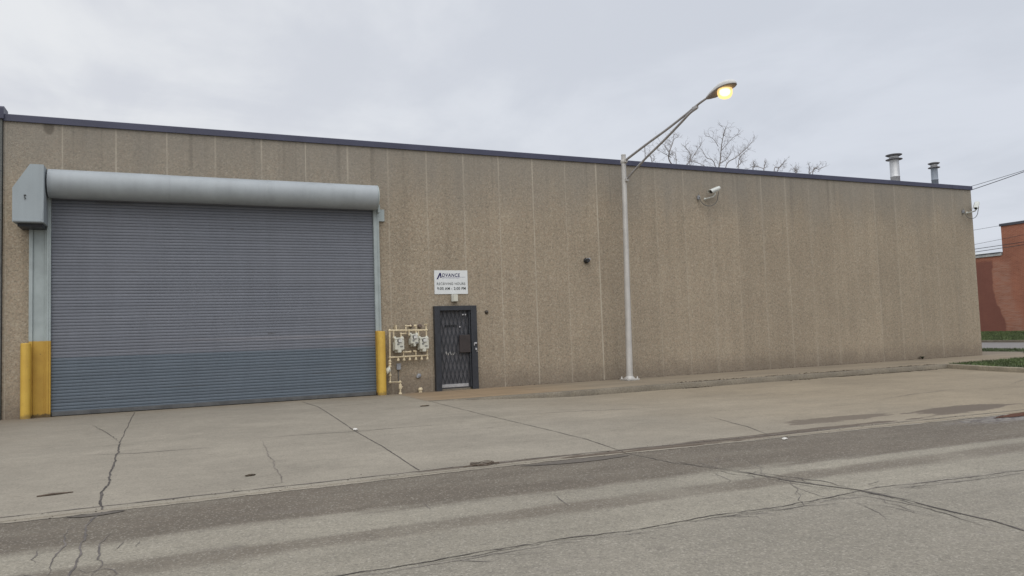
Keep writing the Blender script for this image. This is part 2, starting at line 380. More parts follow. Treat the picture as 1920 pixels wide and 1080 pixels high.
def emit(name, col, strength):
    m = bpy.data.materials.new(name); m.use_nodes = True
    nt = m.node_tree; nt.nodes.clear(); n = N(nt)
    out = n.node('ShaderNodeOutputMaterial'); e = n.node('ShaderNodeEmission')
    e.inputs[0].default_value = (*col, 1); e.inputs[1].default_value = strength
    nt.links.new(e.outputs[0], out.inputs[0])
    return m
M['lamp_hot'] = emit('lamp_lens_hot', (1., .86, .52), 4.5)
M['lamp_glass'] = emit('lamp_lens_glass', (1., .70, .30), .80)
def glass_mix(m):
    nt = m.node_tree; e = nt.nodes['Emission']; out = nt.nodes['Material Output']
    ad = nt.nodes.new('ShaderNodeAddShader'); tr = nt.nodes.new('ShaderNodeBsdfTransparent'); tr.inputs[0].default_value = (.62, .5, .32, 1)
    nt.links.new(e.outputs[0], ad.inputs[0]); nt.links.new(tr.outputs[0], ad.inputs[1]); nt.links.new(ad.outputs[0], out.inputs[0])
glass_mix(M['lamp_glass'])

# ------------------------------------------------------------------ mesh helpers
def link(o, parent=None):
    COL.objects.link(o)
    if parent: o.parent = parent
    return o

def thing(name, label, cat, loc=(0, 0, 0), group=None):
    o = bpy.data.objects.new(name, None); o.empty_display_size = .2
    o.location = loc; link(o); o['label'] = label; o['category'] = cat
    if group: o['group'] = group
    return o

def root_loc(o):
    v = Vector((0, 0, 0))
    while o: v += Vector(o.location); o = o.parent
    return v

class MB:
    def __init__(s): s.v = []; s.f = []; s.sm = []
    def add(s, vs, fs, smooth=False):
        k = len(s.v); s.v += [tuple(q) for q in vs]; s.f += [tuple(i + k for i in f) for f in fs]; s.sm += [smooth] * len(fs); return s
    def box(s, x0, x1, y0, y1, z0, z1, bev=0., seg=2, mat=None):
        bm = bmesh.new(); bmesh.ops.create_cube(bm, size=1)
        for v in bm.verts:
            v.co = Vector(((x0 + x1) / 2 + v.co.x * (x1 - x0), (y0 + y1) / 2 + v.co.y * (y1 - y0), (z0 + z1) / 2 + v.co.z * (z1 - z0)))
        if bev: bmesh.ops.bevel(bm, geom=bm.edges[:], offset=bev, segments=seg, affect='EDGES', profile=.5)
        return s.frombm(bm, mat)
    def frombm(s, bm, mat=None, smooth=False):
        bm.verts.ensure_lookup_table()
        vs = [(mat @ v.co) if mat else v.co.copy() for v in bm.verts]
        fs = [[v.index for v in f.verts] for f in bm.faces]
        bm.free(); return s.add(vs, fs, smooth)
    def tube(s, pts, r, n=10, caps=True, smooth=True):
        pts = [Vector(p) for p in pts]; rs = r if isinstance(r, (list, tuple)) else [r] * len(pts)
        vs = []; fs = []; up = None
        for i, p in enumerate(pts):
            a = pts[max(i - 1, 0)]; c = pts[min(i + 1, len(pts) - 1)]; t = (c - a).normalized()
            if up is None: up = Vector((0, 0, 1)) if abs(t.z) < .9 else Vector((1, 0, 0))
            u = t.cross(up); 
            if u.length < 1e-4: u = t.cross(Vector((.3, 1, .2)))
            u.normalize(); w = u.cross(t).normalized(); up = w
            for j in range(n):
                q = 2 * math.pi * j / n; vs.append(p + (u * math.cos(q) + w * math.sin(q)) * rs[i])
        for i in range(len(pts) - 1):
            for j in range(n):
                a = i * n + j; b = i * n + (j + 1) % n; fs.append((a, b, b + n, a + n))
        s.add(vs, fs, smooth)
        if caps: s.add(vs[:n][::-1], [tuple(range(n))]); s.add(vs[-n:], [tuple(range(n))])
        return s
    def lathe(s, prof, c, n=24, axis=None, smooth=True):
        """prof: (radius, height) pairs turned about +Z at c (or about axis matrix)"""
        vs = []; fs = []
        for r_, h in prof:
            for j in range(n):
                q = 2 * math.pi * j / n; p = Vector((r_ * math.cos(q), r_ * math.sin(q), h))
                if axis is not None: p = axis @ p
                vs.append(p + Vector(c))
        for i in range(len(prof) - 1):
            for j in range(n):
                a = i * n + j; b = i * n + (j + 1) % n; fs.append((a, b, b + n, a + n))
        s.add(vs, fs, smooth)
        for idx, rv in ((0, True), (len(prof) - 1, False)):
            if prof[idx][0] > 1e-4:
                ring = vs[idx * n:(idx + 1) * n]; s.add(ring[::-1] if rv else ring, [tuple(range(n))])
        return s
    def prism(s, poly, a, b, plane='xz', smooth=False, caps=True):
        """polygon in a plane, extruded along the third axis from a to b"""
        def P(p, t):
            return {'xz': (p[0], t, p[1]), 'yz': (t, p[0], p[1]), 'xy': (p[0], p[1], t)}[plane]
        n = len(poly); vs = [P(p, a) for p in poly] + [P(p, b) for p in poly]
        s.add(vs, [(i, (i + 1) % n, (i + 1) % n + n, i + n) for i in range(n)], smooth)
        if caps: s.add(vs[:n][::-1], [tuple(range(n))]); s.add(vs[n:], [tuple(range(n))])
        return s
    def build(s, name, mat, parent=None, fix=True, bevel=0., weld=False):
        off = root_loc(parent) if parent else Vector((0, 0, 0))
        me = bpy.data.meshes.new(name)
        me.from_pydata([tuple(Vector(v) - off) for v in s.v], [], s.f)
        me.polygons.foreach_set('use_smooth', s.sm)
        me.materials.append(M[mat] if isinstance(mat, str) else mat)
        if fix or weld:
            bm = bmesh.new(); bm.from_mesh(me)
            if weld: bmesh.ops.remove_doubles(bm, verts=bm.verts, dist=1e-4)
            if fix: bmesh.ops.recalc_face_normals(bm, faces=bm.faces)
            bm.to_mesh(me); bm.free()
        me.update()
        o = bpy.data.objects.new(name, me); link(o, parent)
        if bevel:
            bv = o.modifiers.new('bevel', 'BEVEL'); bv.width = bevel; bv.segments = 2; bv.limit_method = 'ANGLE'
        return o

def structure(o): o['kind'] = 'structure'; return o
def stuff(o): o['kind'] = 'stuff'; return o
def tag(o, label, cat, group=None):
    o['label'] = label; o['category'] = cat
    if group: o['group'] = group
    return o
def sstep(a, b, x):
    t = min(max((x - a) / (b - a), 0), 1); return t * t * (3 - 2 * t)

# ------------------------------------------------------------------ ground
STREET_Z = -.118
KY = -2.80                                   # kerb face of the pavement along the wall
def kerb_drop(x): return -.125 * sstep(4.6, 9.0, x)
def gutter_y(x): return -10.28 - .058 * max(x - 4, 0)
def apron_z(x, y):
    g = gutter_y(x)
    y0 = KY; k = kerb_drop(x)
    if y >= y0: return k * min((x > 5.2) + 0, 1)                     # level up to the wall, below the kerb beside the pavement
    t = (y0 - y) / (y0 - g)
    return k + (-.105 - k) * min(t, 1)

structure(MB().add([(-400, -400, -.30), (500, -400, -.30), (500, 500, -.30), (-400, 500, -.30)], [(0, 1, 2, 3)]).build('ground', 'ground'))

# street: one flat sheet with thickness
st = structure(MB().box(-80, 33.0, -40, -9.8, -.28, STREET_Z).build('street', 'street'))

# concrete apron from the wall (or kerb) down to the gutter
def grid(xs, ys_fn, zfn):
    mb = MB(); n = None; vs = []; fs = []
    for x in xs:
        ys = ys_fn(x); n = len(ys)
        for y in ys: vs.append((x, y, zfn(x, y)))
    for i in range(len(xs) - 1):
        for j in range(n - 1):
            a = i * n + j; fs.append((a, a + n, a + n + 1, a + 1))
    mb.add(vs, fs, True); return mb
xs = [-30 + i * .5 for i in range(50)] + [-5 + i * .25 for i in range(106)] + [21.5, 22.2]
def ys_fn(x):
    y1 = .6 if x < 5.25 else KY + .03
    g = gutter_y(x); return [y1 + (KY - y1) * t / 3 for t in range(3)] + [KY + (g - KY) * t / 30 for t in range(31)] + [g - .02, g - .025]
def apz(x, y):
    if y < gutter_y(x) - .022: return -.2
    return apron_z(x, y)
ap = structure(grid(xs, ys_fn, apz).build('concrete_apron', 'apron', fix=False))

# pavement along the wall right of the gate, with its kerb
sw = MB()
pts = [(5.25 + .01, 0.0)] 
vs = []; fs = []
xx = [4.98] + [5.26 + i * .25 for i in range(101)]
for x in xx:
    vs += [(x, .05, .002), (x, KY + .16, .002)]
for i in range(len(xx) - 1): fs.append((2 * i, 2 * i + 1, 2 * i + 3, 2 * i + 2))
sw.add(vs, fs)
sw.add([(30.26, .05, .002), (30.26, KY + .16, .002), (27.5, .05, .002), (27.5, 40, .002), (30.26, 40, .002)], [(2, 0, 4, 3)])
sidewalk = structure(sw.build('sidewalk', 'walk', fix=False))

kb = MB(); vs = []; fs = []
kx = [5.0 + i * .25 for i in range(68)]
for i, x in enumerate(kx):
    j = .006 * mnoise.noise(Vector((x * 3, 0, 0))); top = .006
    base = apron_z(x, KY - .01) - .03
    prof = [(KY + .165, -.05), (KY + .165, top), (KY + .03, top + j * .3), (KY + .008, top - .012), (KY - .012 + j, min(base + .02, top - .014)), (KY - .012 + j, base - .02)]
    vs += [(x, p[0], p[1]) for p in prof]
P = 6
for i in range(len(kx) - 1):
    for q in range(P - 1): fs.append((i * P + q, i * P + q + 1, (i + 1) * P + q + 1, (i + 1) * P + q))
kb.add(vs, fs, True)
structure(kb.build('kerb', 'kerb'))

# kerb round the turf island that ends the apron
isl = [(21.66, -2.70), (21.55, -3.05), (21.35, -3.7), (21.05, -4.6), (20.85, -5.6), (20.8, -6.8), (21.0, -8.2), (21.6, -9.6), (23.0, -10.7), (25.5, -11.3), (33, -11.4)]
def curve_pts(c, sub=6):
    out = []
    for i in range(len(c) - 1):
        p0 = Vector(c[max(i - 1, 0)]); p1 = Vector(c[i]); p2 = Vector(c[i + 1]); p3 = Vector(c[min(i + 2, len(c) - 1)])
        for k in range(sub):
            t = k / sub
            out.append(.5 * ((2 * p1) + (p2 - p0) * t + (2 * p0 - 5 * p1 + 4 * p2 - p3) * t * t + (3 * p1 - p0 - 3 * p2 + p3) * t ** 3))
    out.append(Vector(c[-1])); return out
ic = curve_pts(isl); ik = MB(); vs = []; fs = []
for i, p in enumerate(ic):
    t = (ic[min(i + 1, len(ic) - 1)] - ic[max(i - 1, 0)]).normalized(); nrm = Vector((-t.y, t.x))   # inward (to the right going -y)
    if nrm.x < 0 and i < 20: nrm = -nrm
    prof = [(0, -.2), (0.004, -.012), (.02, .012), (.15, .012), (.15, -.1)]
    vs += [(p.x + nrm.x * a, p.y + nrm.y * a, z) for a, z in prof]
for i in range(len(ic) - 1):
    for q in range(4): fs.append((i * 5 + q, i * 5 + q + 1, (i + 1) * 5 + q + 1, (i + 1) * 5 + q))
ik.add(vs, fs, True); structure(ik.build('island_kerb', surf('kerb_pale', (.25, .216, .16), .14, 2, .9, fvar=.15, fine=25))) 

poly = [(q.x + .12, q.y) for q in ic] + [(33, KY + .2), (25.5, KY + .35), (22.0, KY + .12)]
isb = MB(); isb.add([(x, y, .0) for x, y in poly], [tuple(range(len(poly)))])
structure(isb.build('turf', 'soil', fix=True))

def grass(name, area_fn, n, h, w, zfn, seed, mat='grass'):
    rg = np.random.default_rng(seed); V = []; F = []
    k = 0
    while k < n:
        x, y = area_fn(rg)
        if x is None: continue
        z = zfn(x, y); hh = h * rg.uniform(.5, 1.3); a = rg.uniform(0, math.pi * 2)
        dx, dy = math.cos(a) * w * rg.uniform(.6, 1.3), math.sin(a) * w
        lx, ly = rg.normal(0, .5) * hh, rg.normal(0, .5) * hh
        i = len(V); V += [(x - dx, y - dy, z), (x + dx, y + dy, z), (x + lx, y + ly, z + hh)]; F.append((i, i + 1, i + 2)); k += 1
    mb = MB(); mb.add(V, F); return stuff(mb.build(name, mat, fix=False))

from mathutils.geometry import intersect_point_line
def inside(pt, pl):
    c = False; j = len(pl) - 1
    for i in range(len(pl)):
        if (pl[i][1] > pt[1]) != (pl[j][1] > pt[1]) and pt[0] < (pl[j][0] - pl[i][0]) * (pt[1] - pl[i][1]) / (pl[j][1] - pl[i][1]) + pl[i][0]: c = not c
        j = i
    return c
def isl_area(rg):
    x, y = rg.uniform(20.8, 32), rg.uniform(-8, -2.3)
    return (x, y) if inside((x, y), poly) else (None, None)
gi = grass('grass', isl_area, 26000, .055, .012, lambda x, y: 0., 3)

# cross street beyond the building's corner, lawn up to the brick building
structure(MB().box(30.25, 33.0, KY - .4, 60, -.2, .0).build('verge', surf('verge_turf', (.085, .09, .055), .3, 3, .95)))
structure(MB().box(33.0, 33.15, -11, 60, -.25, .012, .01).build('verge_kerb', 'kerb'))
structure(MB().box(33.15, 44.2, -80, 90, -.28, -.112).build('cross_street', 'cross_street'))
structure(MB().box(44.2, 44.36, -60, 90, -.28, .02, .012).build('far_kerb', 'kerb'))
lz = lambda x, y: .0 + .3 * (x - 44.36) / 10.64
lw = MB(); lw.add([(44.36, -60, .0), (55.2, -60, .3), (55.2, 90, .3), (44.36, 90, .0)], [(0, 1, 2, 3)])
structure(lw.build('lawn', 'soil', fix=False))
gl = grass('lawn_grass', lambda rg: (rg.uniform(44.4, 54.95), rg.uniform(4, 22)), 42000, .085, .022, lz, 5)
gv = grass('verge_grass', lambda rg: (rg.uniform(30.3, 32.95), rg.uniform(-2.5, 9)), 9000, .06, .014, lambda x, y: 0., 6, surf('verge_blades', (.075, .10, .045), .35, 1.5, .85, bump=0))

# ------------------------------------------------------------------ cracks, joints, damp patches
def ribbon(mb, pts, w, zfn, jit=.02, seed=0, taper=False, sub=.06, wv=.6):
    pts = [Vector(p) for p in pts]; path = []
    for a, b in zip(pts, pts[1:]):
        n = max(2, int((b - a).length / sub))
        path += [a.lerp(b, i / n) for i in range(n)]
    path.append(pts[-1]); n = len(path); L = []; Rr = []
    for i, p in enumerate(path):
        t = (path[min(i + 1, n - 1)] - path[max(i - 1, 0)]).normalized(); nm = Vector((-t.y, t.x))
        o = (1.5 * mnoise.noise(Vector((i * .09, seed * 7.3, 0))) + .8 * mnoise.noise(Vector((i * .31, seed * 5.3, 2))) + .6 * mnoise.noise(Vector((i * 1.3, seed * 3.1, 5)))) * jit
        ww = w * max(.2, 1 + wv * (mnoise.noise(Vector((i * .17, 9, seed))) + .8 * mnoise.noise(Vector((i * .7, 3, seed))))) * .5
        if taper: ww *= min(1, .15 + 2.2 * min(i, n - 1 - i) / n)
        q = p + nm * o; L.append(q + nm * ww); Rr.append(q - nm * ww)
    vs = [];
    for a, b in zip(L, Rr): vs += [(a.x, a.y, zfn(a.x, a.y) + .004), (b.x, b.y, zfn(b.x, b.y) + .004)]
    mb.add(vs, [(2 * i, 2 * i + 1, 2 * i + 3, 2 * i + 2) for i in range(n - 1)])
sz = lambda x, y: STREET_Z
az = apron_z
def patch(mb, pts, zfn, lift=.006, rag=.06, seed=0):
    c = curve_pts(pts + [pts[0]], 10)[:-1]; cx = sum(p.x for p in c) / len(c); cy = sum(p.y for p in c) / len(c)
    ring = []
    for i, p in enumerate(c):
        d = Vector((p.x - cx, p.y - cy)); k = 1 + rag * 2 * mnoise.noise(Vector((i * .6, seed * 5.5, 1)))
        ring.append((cx + d.x * k, cy + d.y * k))
    vs = [(cx, cy, zfn(cx, cy) + lift)] + [(x, y, zfn(x, y) + lift) for x, y in ring]; n = len(ring)
    mb.add(vs, [(0, 1 + i, 1 + (i + 1) % n) for i in range(n)])

# on the apron
mb = MB()
ribbon(mb, [(-.84, -.35), (-.79, -5.45)], .012, az, .010, 1)
ribbon(mb, [(-.79, -5.45), (-.73, -8.32), (-.69, -9.88), (-.66, -10.3)], .021, az, .020, 2, wv=1.1)
ribbon(mb, [(-1.43, -2.6), (-1.02, -4.32), (-.79, -5.45)], .014, az, .03, 3, True)
ribbon(mb, [(2.64, -.6), (2.72, -2.1), (2.64, -4.7), (2.57, -6.61)], .014, az, .006, 4)
ribbon(mb, [(2.57, -6.61), (2.57, -8.29), (2.50, -10.1)], .014, az, .006, 5)
ribbon(mb, [(5.03, -2.82), (5.07, -5.52), (5.16, -7.74), (5.19, -9.25), (5.07, -10.35)], .012, az, .008, 6)
ribbon(mb, [(8.25, -8.08), (7.79, -9.51), (7.39, -10.45)], .014, az, .012, 8, True)
o = mb.build('joints', 'crack', ap, fix=False)
mb = MB()
for i, p in enumerate([[(2.66, -2.44), (3.95, -2.1), (5.17, -2.1)], [(.71, -6.25), (1.72, -6.32), (2.6, -6.48), (3.39, -6.46), (4.56, -6.6)], [(-1.35, -6.48), (-.55, -6.79), (.47, -6.85)],
                       [(5.1, -6.0), (7, -6.05), (9, -6.3)], [(12.5, -8.0), (13.6, -7.7), (15.5, -7.5)], [(17, -7.6), (18.5, -7.0), (20.4, -6.6)],
                       [(-4.0, -6.9), (-2.4, -6.7)], [(9.8, -4.3), (11.4, -5.6), (12.8, -6.4)]]):
    ribbon(mb, p, .02, az, .02, 20 + i, True)
ribbon(mb, [(1.15, -6.45), (1.07, -8.6), (1.04, -9.61), (1.02, -9.94), (.75, -10.0), (-.02, -9.98)], .012, az, .03, 31, True)
x0 = [-8 + i * .5 for i in range(56)]
ribbon(mb, [(x, gutter_y(x) + .13) for x in x0], .028, az, .012, 33, wv=1.1)
mb.build('fine_cracks', 'joint_line', ap, fix=False)

# on the street
mb = MB()
cl = [(5.07, -10.32), (5.14, -11.27), (5.34, -11.86), (5.45, -12.61), (5.57, -13.16), (5.66, -13.38), (5.66, -13.87), (5.61, -14.3), (5.61, -14.64), (5.53, -14.92), (5.45, -15.8), (5.4, -18)]
ribbon(mb, cl[:4], .011, sz, .028, 41, wv=1.2)
ribbon(mb, cl[3:], .019, sz, .018, 42, wv=1.1)
ribbon(mb, [(a + .05, b) for a, b in cl[1:7]], .007, sz, .05, 48, wv=1.2)
ribbon(mb, [(a - .06, b - .1) for a, b in cl[2:8]], .006, sz, .06, 49, wv=1.2)
ribbon(mb, [(5.50, -12.2), (5.62, -12.7), (5.72, -13.0), (5.66, -13.4)], .014, sz, .03, 43, True)
ribbon(mb, [(5.48, -13.45), (5.53, -13.77), (5.56, -14.05), (5.47, -14.48), (5.42, -14.76)], .012, sz, .03, 44, True)
seam = [(-2.5, -13.3), (-.5, -13.3), (.71, -13.32), (.97, -13.38), (1.4, -13.4), (1.71, -13.38), (2.16, -13.38), (2.62, -13.4), (3.07, -13.43), (3.67, -13.42), (4.29, -13.46), (4.71, -13.5), (5.23, -13.47), (5.55, -13.42)]
ribbon(mb, seam, .011, sz, .030, 45, wv=1.3)
ribbon(mb, [(a, b - .035) for a, b in seam[2:9]], .007, sz, .05, 46, True, wv=1.3)
ribbon(mb, [(a, b - .05) for a, b in seam[8:]], .006, sz, .05, 47, True, wv=1.3)
o = mb.build('cracks', 'crack', st, fix=False)
mb = MB()
ribbon(mb, [(-.66, -10.35), (-.71, -10.9), (-.70, -11.62), (-.69, -12.02), (-.68, -12.48), (-.7, -13.2)], .015, sz, .03, 51, wv=1.1)
ribbon(mb, [(-.87, -10.85), (-.85, -11.16), (-.79, -11.48), (-.81, -11.72), (-.81, -12.1), (-.82, -12.4)], .012, sz, .035, 52, True)
ribbon(mb, [(-.51, -11.3), (-.53, -11.8), (-.54, -12.11), (-.52, -12.31), (-.56, -12.52)], .013, sz, .035, 53, True)
ribbon(mb, [(-.99, -11.55), (-.98, -11.85), (-.94, -11.98)], .009, sz, .03, 54, True)
ribbon(mb, [(-.63, -12.3), (-.57, -12.42), (-.47, -12.37), (-.39, -12.45), (-.35, -12.57), (-.4, -12.68)], .010, sz, .03, 55, True)
ribbon(mb, [(-1.1, -12.35), (-.98, -12.22), (-.85, -12.35)], .008, sz, .03, 56, True)
ribbon(mb, [(-.4, -11.65), (-.44, -11.91)], .008, sz, .02, 57, True)
ribbon(mb, [(-.28, -11.7), (-.3, -11.9)], .007, sz, .02, 58, True)
ribbon(mb, [(3.26, -12.05), (3.18, -12.34), (3.14, -12.49)], .012, sz, .02, 59, True)
ribbon(mb, [(2.07, -11.67), (2.03, -11.97)], .009, sz, .02, 60, True)
ribbon(mb, [(5.55, -13.42), (5.96, -13.40), (6.47, -13.47), (7.01, -13.52), (7.44, -13.55), (7.9, -13.6), (9.5, -13.7)], .012, sz, .03, 61, wv=.9)
ribbon(mb, [(5.8, -13.5), (6.5, -13.58), (7.2, -13.66), (8, -13.7)], .008, sz, .03, 62, True)
ribbon(mb, [(.9, -13.44), (1.5, -13.5), (2.2, -13.48), (2.9, -13.53)], .008, sz, .03, 63, True)
ribbon(mb, [(4.1, -13.5), (4.25, -13.62), (4.2, -13.8)], .007, sz, .03, 64, True)
ribbon(mb, [(5.9, -13.42), (5.95, -13.25), (6.2, -13.2)], .008, sz, .03, 65, True)
rg = random.Random(11)
for i in range(16):
    x = rg.uniform(5.0, 5.9); y = rg.uniform(-13.9, -11.2); a = rg.choice((-1, 1)) * rg.uniform(.1, .35)
    ribbon(mb, [(x, y), (x + a, y - rg.uniform(.1, .5)), (x + a * 1.4, y - rg.uniform(.4, .8))], .007, sz, .04, 70 + i, True)
for i in range(42):
    x = rg.uniform(.5, 7.5); y = -13.45 + rg.uniform(-.06, .03)
    ribbon(mb, [(x, y), (x + rg.uniform(.05, .25), y - rg.uniform(.03, .12)), (x + rg.uniform(.1, .5), y - rg.uniform(.08, .2))], .006, sz, .03, 100 + i, True)
for i in range(14):
    x = rg.uniform(9.5, 14); y = rg.uniform(-11.5, -10.8)
    ribbon(mb, [(x, y), (x + rg.uniform(.2, .6), y + rg.uniform(-.1, .1)), (x + rg.uniform(.6, 1.2), y + rg.uniform(-.15, .15))], .012, sz, .05, 130 + i, True)
mb.build('fine_cracks', 'crack_soft', st, fix=False)
mb = MB()
ribbon(mb, [(x, gutter_y(x) - .06) for x in x0], .075, sz, .02, 34, wv=.9)
mb.build('gutter_edge', 'lip', st, fix=False)
mb = MB()
patch(mb, [(3.6, -10.47), (4.2, -10.44), (4.9, -10.50), (5.0, -10.58), (4.5, -10.66), (4.0, -10.60)], sz, .006, .05, 5)
patch(mb, [(-.95, -10.42), (-.6, -10.38), (-.45, -10.42), (-.6, -10.5), (-.8, -10.5)], sz, .006, .08, 6)
mb.build('damp_patch', 'damp_dark', st, fix=False)
mb = MB()
patch(mb, [(11.2, -10.98), (12.0, -10.80), (13.0, -10.80), (14.2, -11.0), (13.4, -11.15), (12.2, -11.12)], sz, .007, .05, 9)
structure(mb.build('puddle', 'puddle', fix=False))

# ------------------------------------------------------------------ warehouse
WH = thing('warehouse', 'long low tan exposed-aggregate warehouse with dark blue coping, roller shutter and gated door', 'warehouse')
XL, XR, H, DEEP = -3.29, 27.5, 6.245, 20.0
w = MB()
# front wall with two openings: shutter (-2.42..4.50 x 0..4.70) and door (6.14..7.10 x 0..2.10)
def wall_rects(rects, y0, y1):
    for a, b, c, d in rects: w.box(a, b, y0, y1, c, d)
w.prism([(XL, -.25), (-2.42, -.25), (-2.42, 4.70), (4.50, 4.70), (4.50, -.25), (6.12, -.25), (6.12, 2.10), (7.10, 2.10), (7.10, -.25), (XR, -.25), (XR, H), (XL, H)], 0, .30, 'xz')
w.box(XR - .3, XR, .301, DEEP - .001, -.25, H); w.box(XL, XR, DEEP, DEEP + .3, -.25, H); w.box(XL, XL + .3, .301, DEEP - .001, -.25, H)
w.build('wall', 'wall', WH)
c = MB(); cp = [(-.045, 6.235), (-.045, 6.372), (-.035, 6.382), (.36, 6.382), (.36, 6.26), (.301, 6.26), (.301, 6.246), (-.002, 6.246), (-.002, 6.235)]
c.prism(cp, XL + .0, XR + .045, 'yz')
c.box(XR - .33, XR + .045, .362, DEEP + .3, 6.247, 6.382)
for i in range(9): c.box(XL + 3.3 * (i + 1) - .012, XL + 3.3 * (i + 1) + .012, -.049, -.0455, 6.237, 6.37)
c.build('coping', 'dark_blue', WH)
MB().box(XL + .32, XR - .35, .37, DEEP - .01, 5.9, 6.05).build('roof', 'roofing', WH)

# roller shutter
s = MB(); prof = []
p = .0675
for k in range(69):
    z0 = .10 + k * p - (.10 % p)
    prof += [(-.043, z0), (-.052, z0 + .007), (-.056, z0 + .020), (-.0565, z0 + .046), (-.053, z0 + .061)]
vs = []; fs = []; xs_ = [-2.41 + 6.91 * i / 46 for i in range(47)]
for x in xs_:
    for (y, z) in prof:
        d = .003 * mnoise.noise(Vector((x * .8, z * .9, 0))) + .0014 * mnoise.noise(Vector((x * .35, round(z / p) * 3.7, 4)))
        vs.append((x, y + d, z))
n = len(prof)
for i in range(46):
    for j in range(n - 1): fs.append((i * n + j, (i + 1) * n + j, (i + 1) * n + j + 1, i * n + j + 1))
s.add(vs, fs)
shutter = s.build('roller_shutter', 'curtain', WH)
MB().box(-2.40, 4.49, -.075, -.012, .012, .10, .006).build('bottom_bar', 'bottom_bar', shutter)
h = MB(); hp = [(-.002, 5.20)]
for i in range(19):
    t = i / 18; a = math.pi / 2 + t * math.pi * .98
    hp.append((-.315 + .285 * math.cos(a), 4.89 + .30 * math.sin(a)))
hp[1] = (-.26, 5.19)
hp += [(-.25, 4.585), (-.20, 4.60), (-.20, 4.66), (-.002, 4.70)]
h.prism(hp, -2.43, -.125, 'yz', True, True); 
h2 = [( (y + .25) * .985 - .25, (z - 4.9) * .985 + 4.9) for y, z in hp]
h.prism([(min(y, -.001), z) for y, z in h2], -.1245, 1.95, 'yz', True, True)
h.prism([(min(y, -.001) if y > -.01 else (y + .25) * .994 - .25, (z - 4.9) * .994 + 4.9) for y, z in hp], 1.9505, 4.53, 'yz', True, True)
hood = h.build('hood', 'hood', shutter)
MB().prism([(y - .012 if y < -.1 else y, z) for y, z in hp], 4.531, 4.555, 'yz').build('hood_end_plate', 'guide', shutter)
# motor cover: chamfered sheet-metal box on the left
m_ = MB(); m_.prism([(-3.0, 4.0), (-2.46, 4.0), (-2.46, 5.19), (-2.70, 5.19), (-3.0, 4.69)], -.75, -.004, 'xz')
mo = m_.build('motor_box', 'motor', shutter, bevel=.008)
q = MB(); q.box(-2.985, -2.475, -.758, -.752, 4.012, 4.05, .002); q.box(-2.51, -2.475, -.757, -.752, 4.055, 4.25, .002); q.build('seam_strip', 'motor', shutter)
q = MB(); q.box(-2.80, -2.765, -.768, -.752, 4.53, 4.555, .003); q.tube([(-2.79, -.757, 4.54), (-2.79, -.764, 4.50), (-2.765, -.767, 4.475), (-2.79, -.762, 4.46)], .007, 6); q.build('cover_latch', 'black', shutter)
q = MB(); q.box(-2.94, -2.50, -.56, -.004, 3.93, 3.999, .004); q.build('motor_bracket', 'door_dark', shutter)
# steel jamb column and guides
j = MB(); j.box(-2.81, -2.74, -.10, -.003, -.02, 3.95, .006); j.box(-2.738, -2.53, -.065, -.003, -.02, 3.95, .004); j.box(-2.528, -2.49, -.10, -.003, -.02, 4.0, .004)
j.build('jamb_post', 'jamb', shutter)
g = MB(); g.box(-2.486, -2.412, -.125, -.003, -.02, 4.62, .005); g.box(-2.486, -2.45, -.14, -.1255, .0, 4.62, .003)
g.build('guide_rail', 'jamb', shutter)
g = MB(); g.box(4.502, 4.585, -.125, -.003, -.03, 4.68, .005); g.box(4.587, 4.655, -.085, -.003, -.03, 4.66, .004); g.build('guide_rail', 'jamb', shutter)
MB().box(4.657, 4.80, -.075, -.003, 4.34, 4.64, .006).build('limit_switch_box', 'guide', shutter)
q = MB(); q.box(4.58, 4.635, -.30, -.004, 4.52, 4.72, .01); q.build('guide_bracket', 'guide', shutter)

# gated service door
d = MB(); d.box(6.03, 6.18, -.14, -.004, -.02, 2.18, .008); d.box(7.03, 7.20, -.12, -.004, -.01, 2.18, .008); d.box(6.182, 7.028, -.13, -.004, 2.06, 2.18, .006)
gate = d.build('door_frame', 'door_dark', WH)
leaf = MB(); leaf.box(6.13, 7.09, .012, .06, .04, 2.09); leaf.build('door_leaf', 'door_leaf', gate)
l = MB(); x0_, x1_, z0_, z1_ = 6.19, 7.025, .17, 2.055
sl = 4.05; step = .112
def strip(mb, xa, za, xb, zb, w_, y):
    t = Vector((xb - xa, 0, zb - za)).normalized(); nn = Vector((t.z, 0, -t.x)) * w_ / 2
    a = Vector((xa, y, za)); b = Vector((xb, y, zb)); e = Vector((0, .006, 0))
    q = [a + nn, b + nn, b - nn, a - nn]; vs = [v for v in q] + [v + e for v in q]
    mb.add(vs, [(0, 1, 2, 3), (4, 7, 6, 5), (0, 4, 5, 1), (1, 5, 6, 2), (2, 6, 7, 3), (3, 7, 4, 0)])
for sg, y in ((1, -.045), (-1, -.056)):
    k = -8
    while k < 16:
        xb = x0_ + k * step          # x at z = z0_
        # line x = xb + sg*(z - z0)/sl
        za, zb = z0_, z1_
        def X_(z): return xb + sg * (z - z0_) / sl
        if sg > 0: za = max(za, z0_ + (x0_ - xb) * sl); zb = min(zb, z0_ + (x1_ - xb) * sl)
        else: za = max(za, z0_ + (xb - x1_) * sl); zb = min(zb, z0_ + (xb - x0_) * sl)
        if zb - za > .05: strip(l, X_(za), za, X_(zb), zb, .020, y + .02)
        k += 1
l.box(6.185, 6.205, -.075, -.035, .12, 2.055, .004); l.box(6.985, 7.025, -.08, -.03, .06, 2.055, .004)
l.build('scissor_gate', 'door_dark', gate)
MB().box(6.70, 7.0, -.115, -.077, .96, 1.42, .008).build('lock_box', 'lock_brown', gate)
q = MB(); q.box(6.21, 6.95, -.02, .010, .075, .155, .003); q.build('door_sweep', 'steel', gate)
MB().box(6.14, 7.10, -.02, .25, -.02, .04, .004).build('threshold', 'kerb', gate)
q = MB(); q.box(6.36, 6.66, .002, .011, 1.63, 1.69, .003); q.build('letter_slot', 'black', gate)
q = MB()
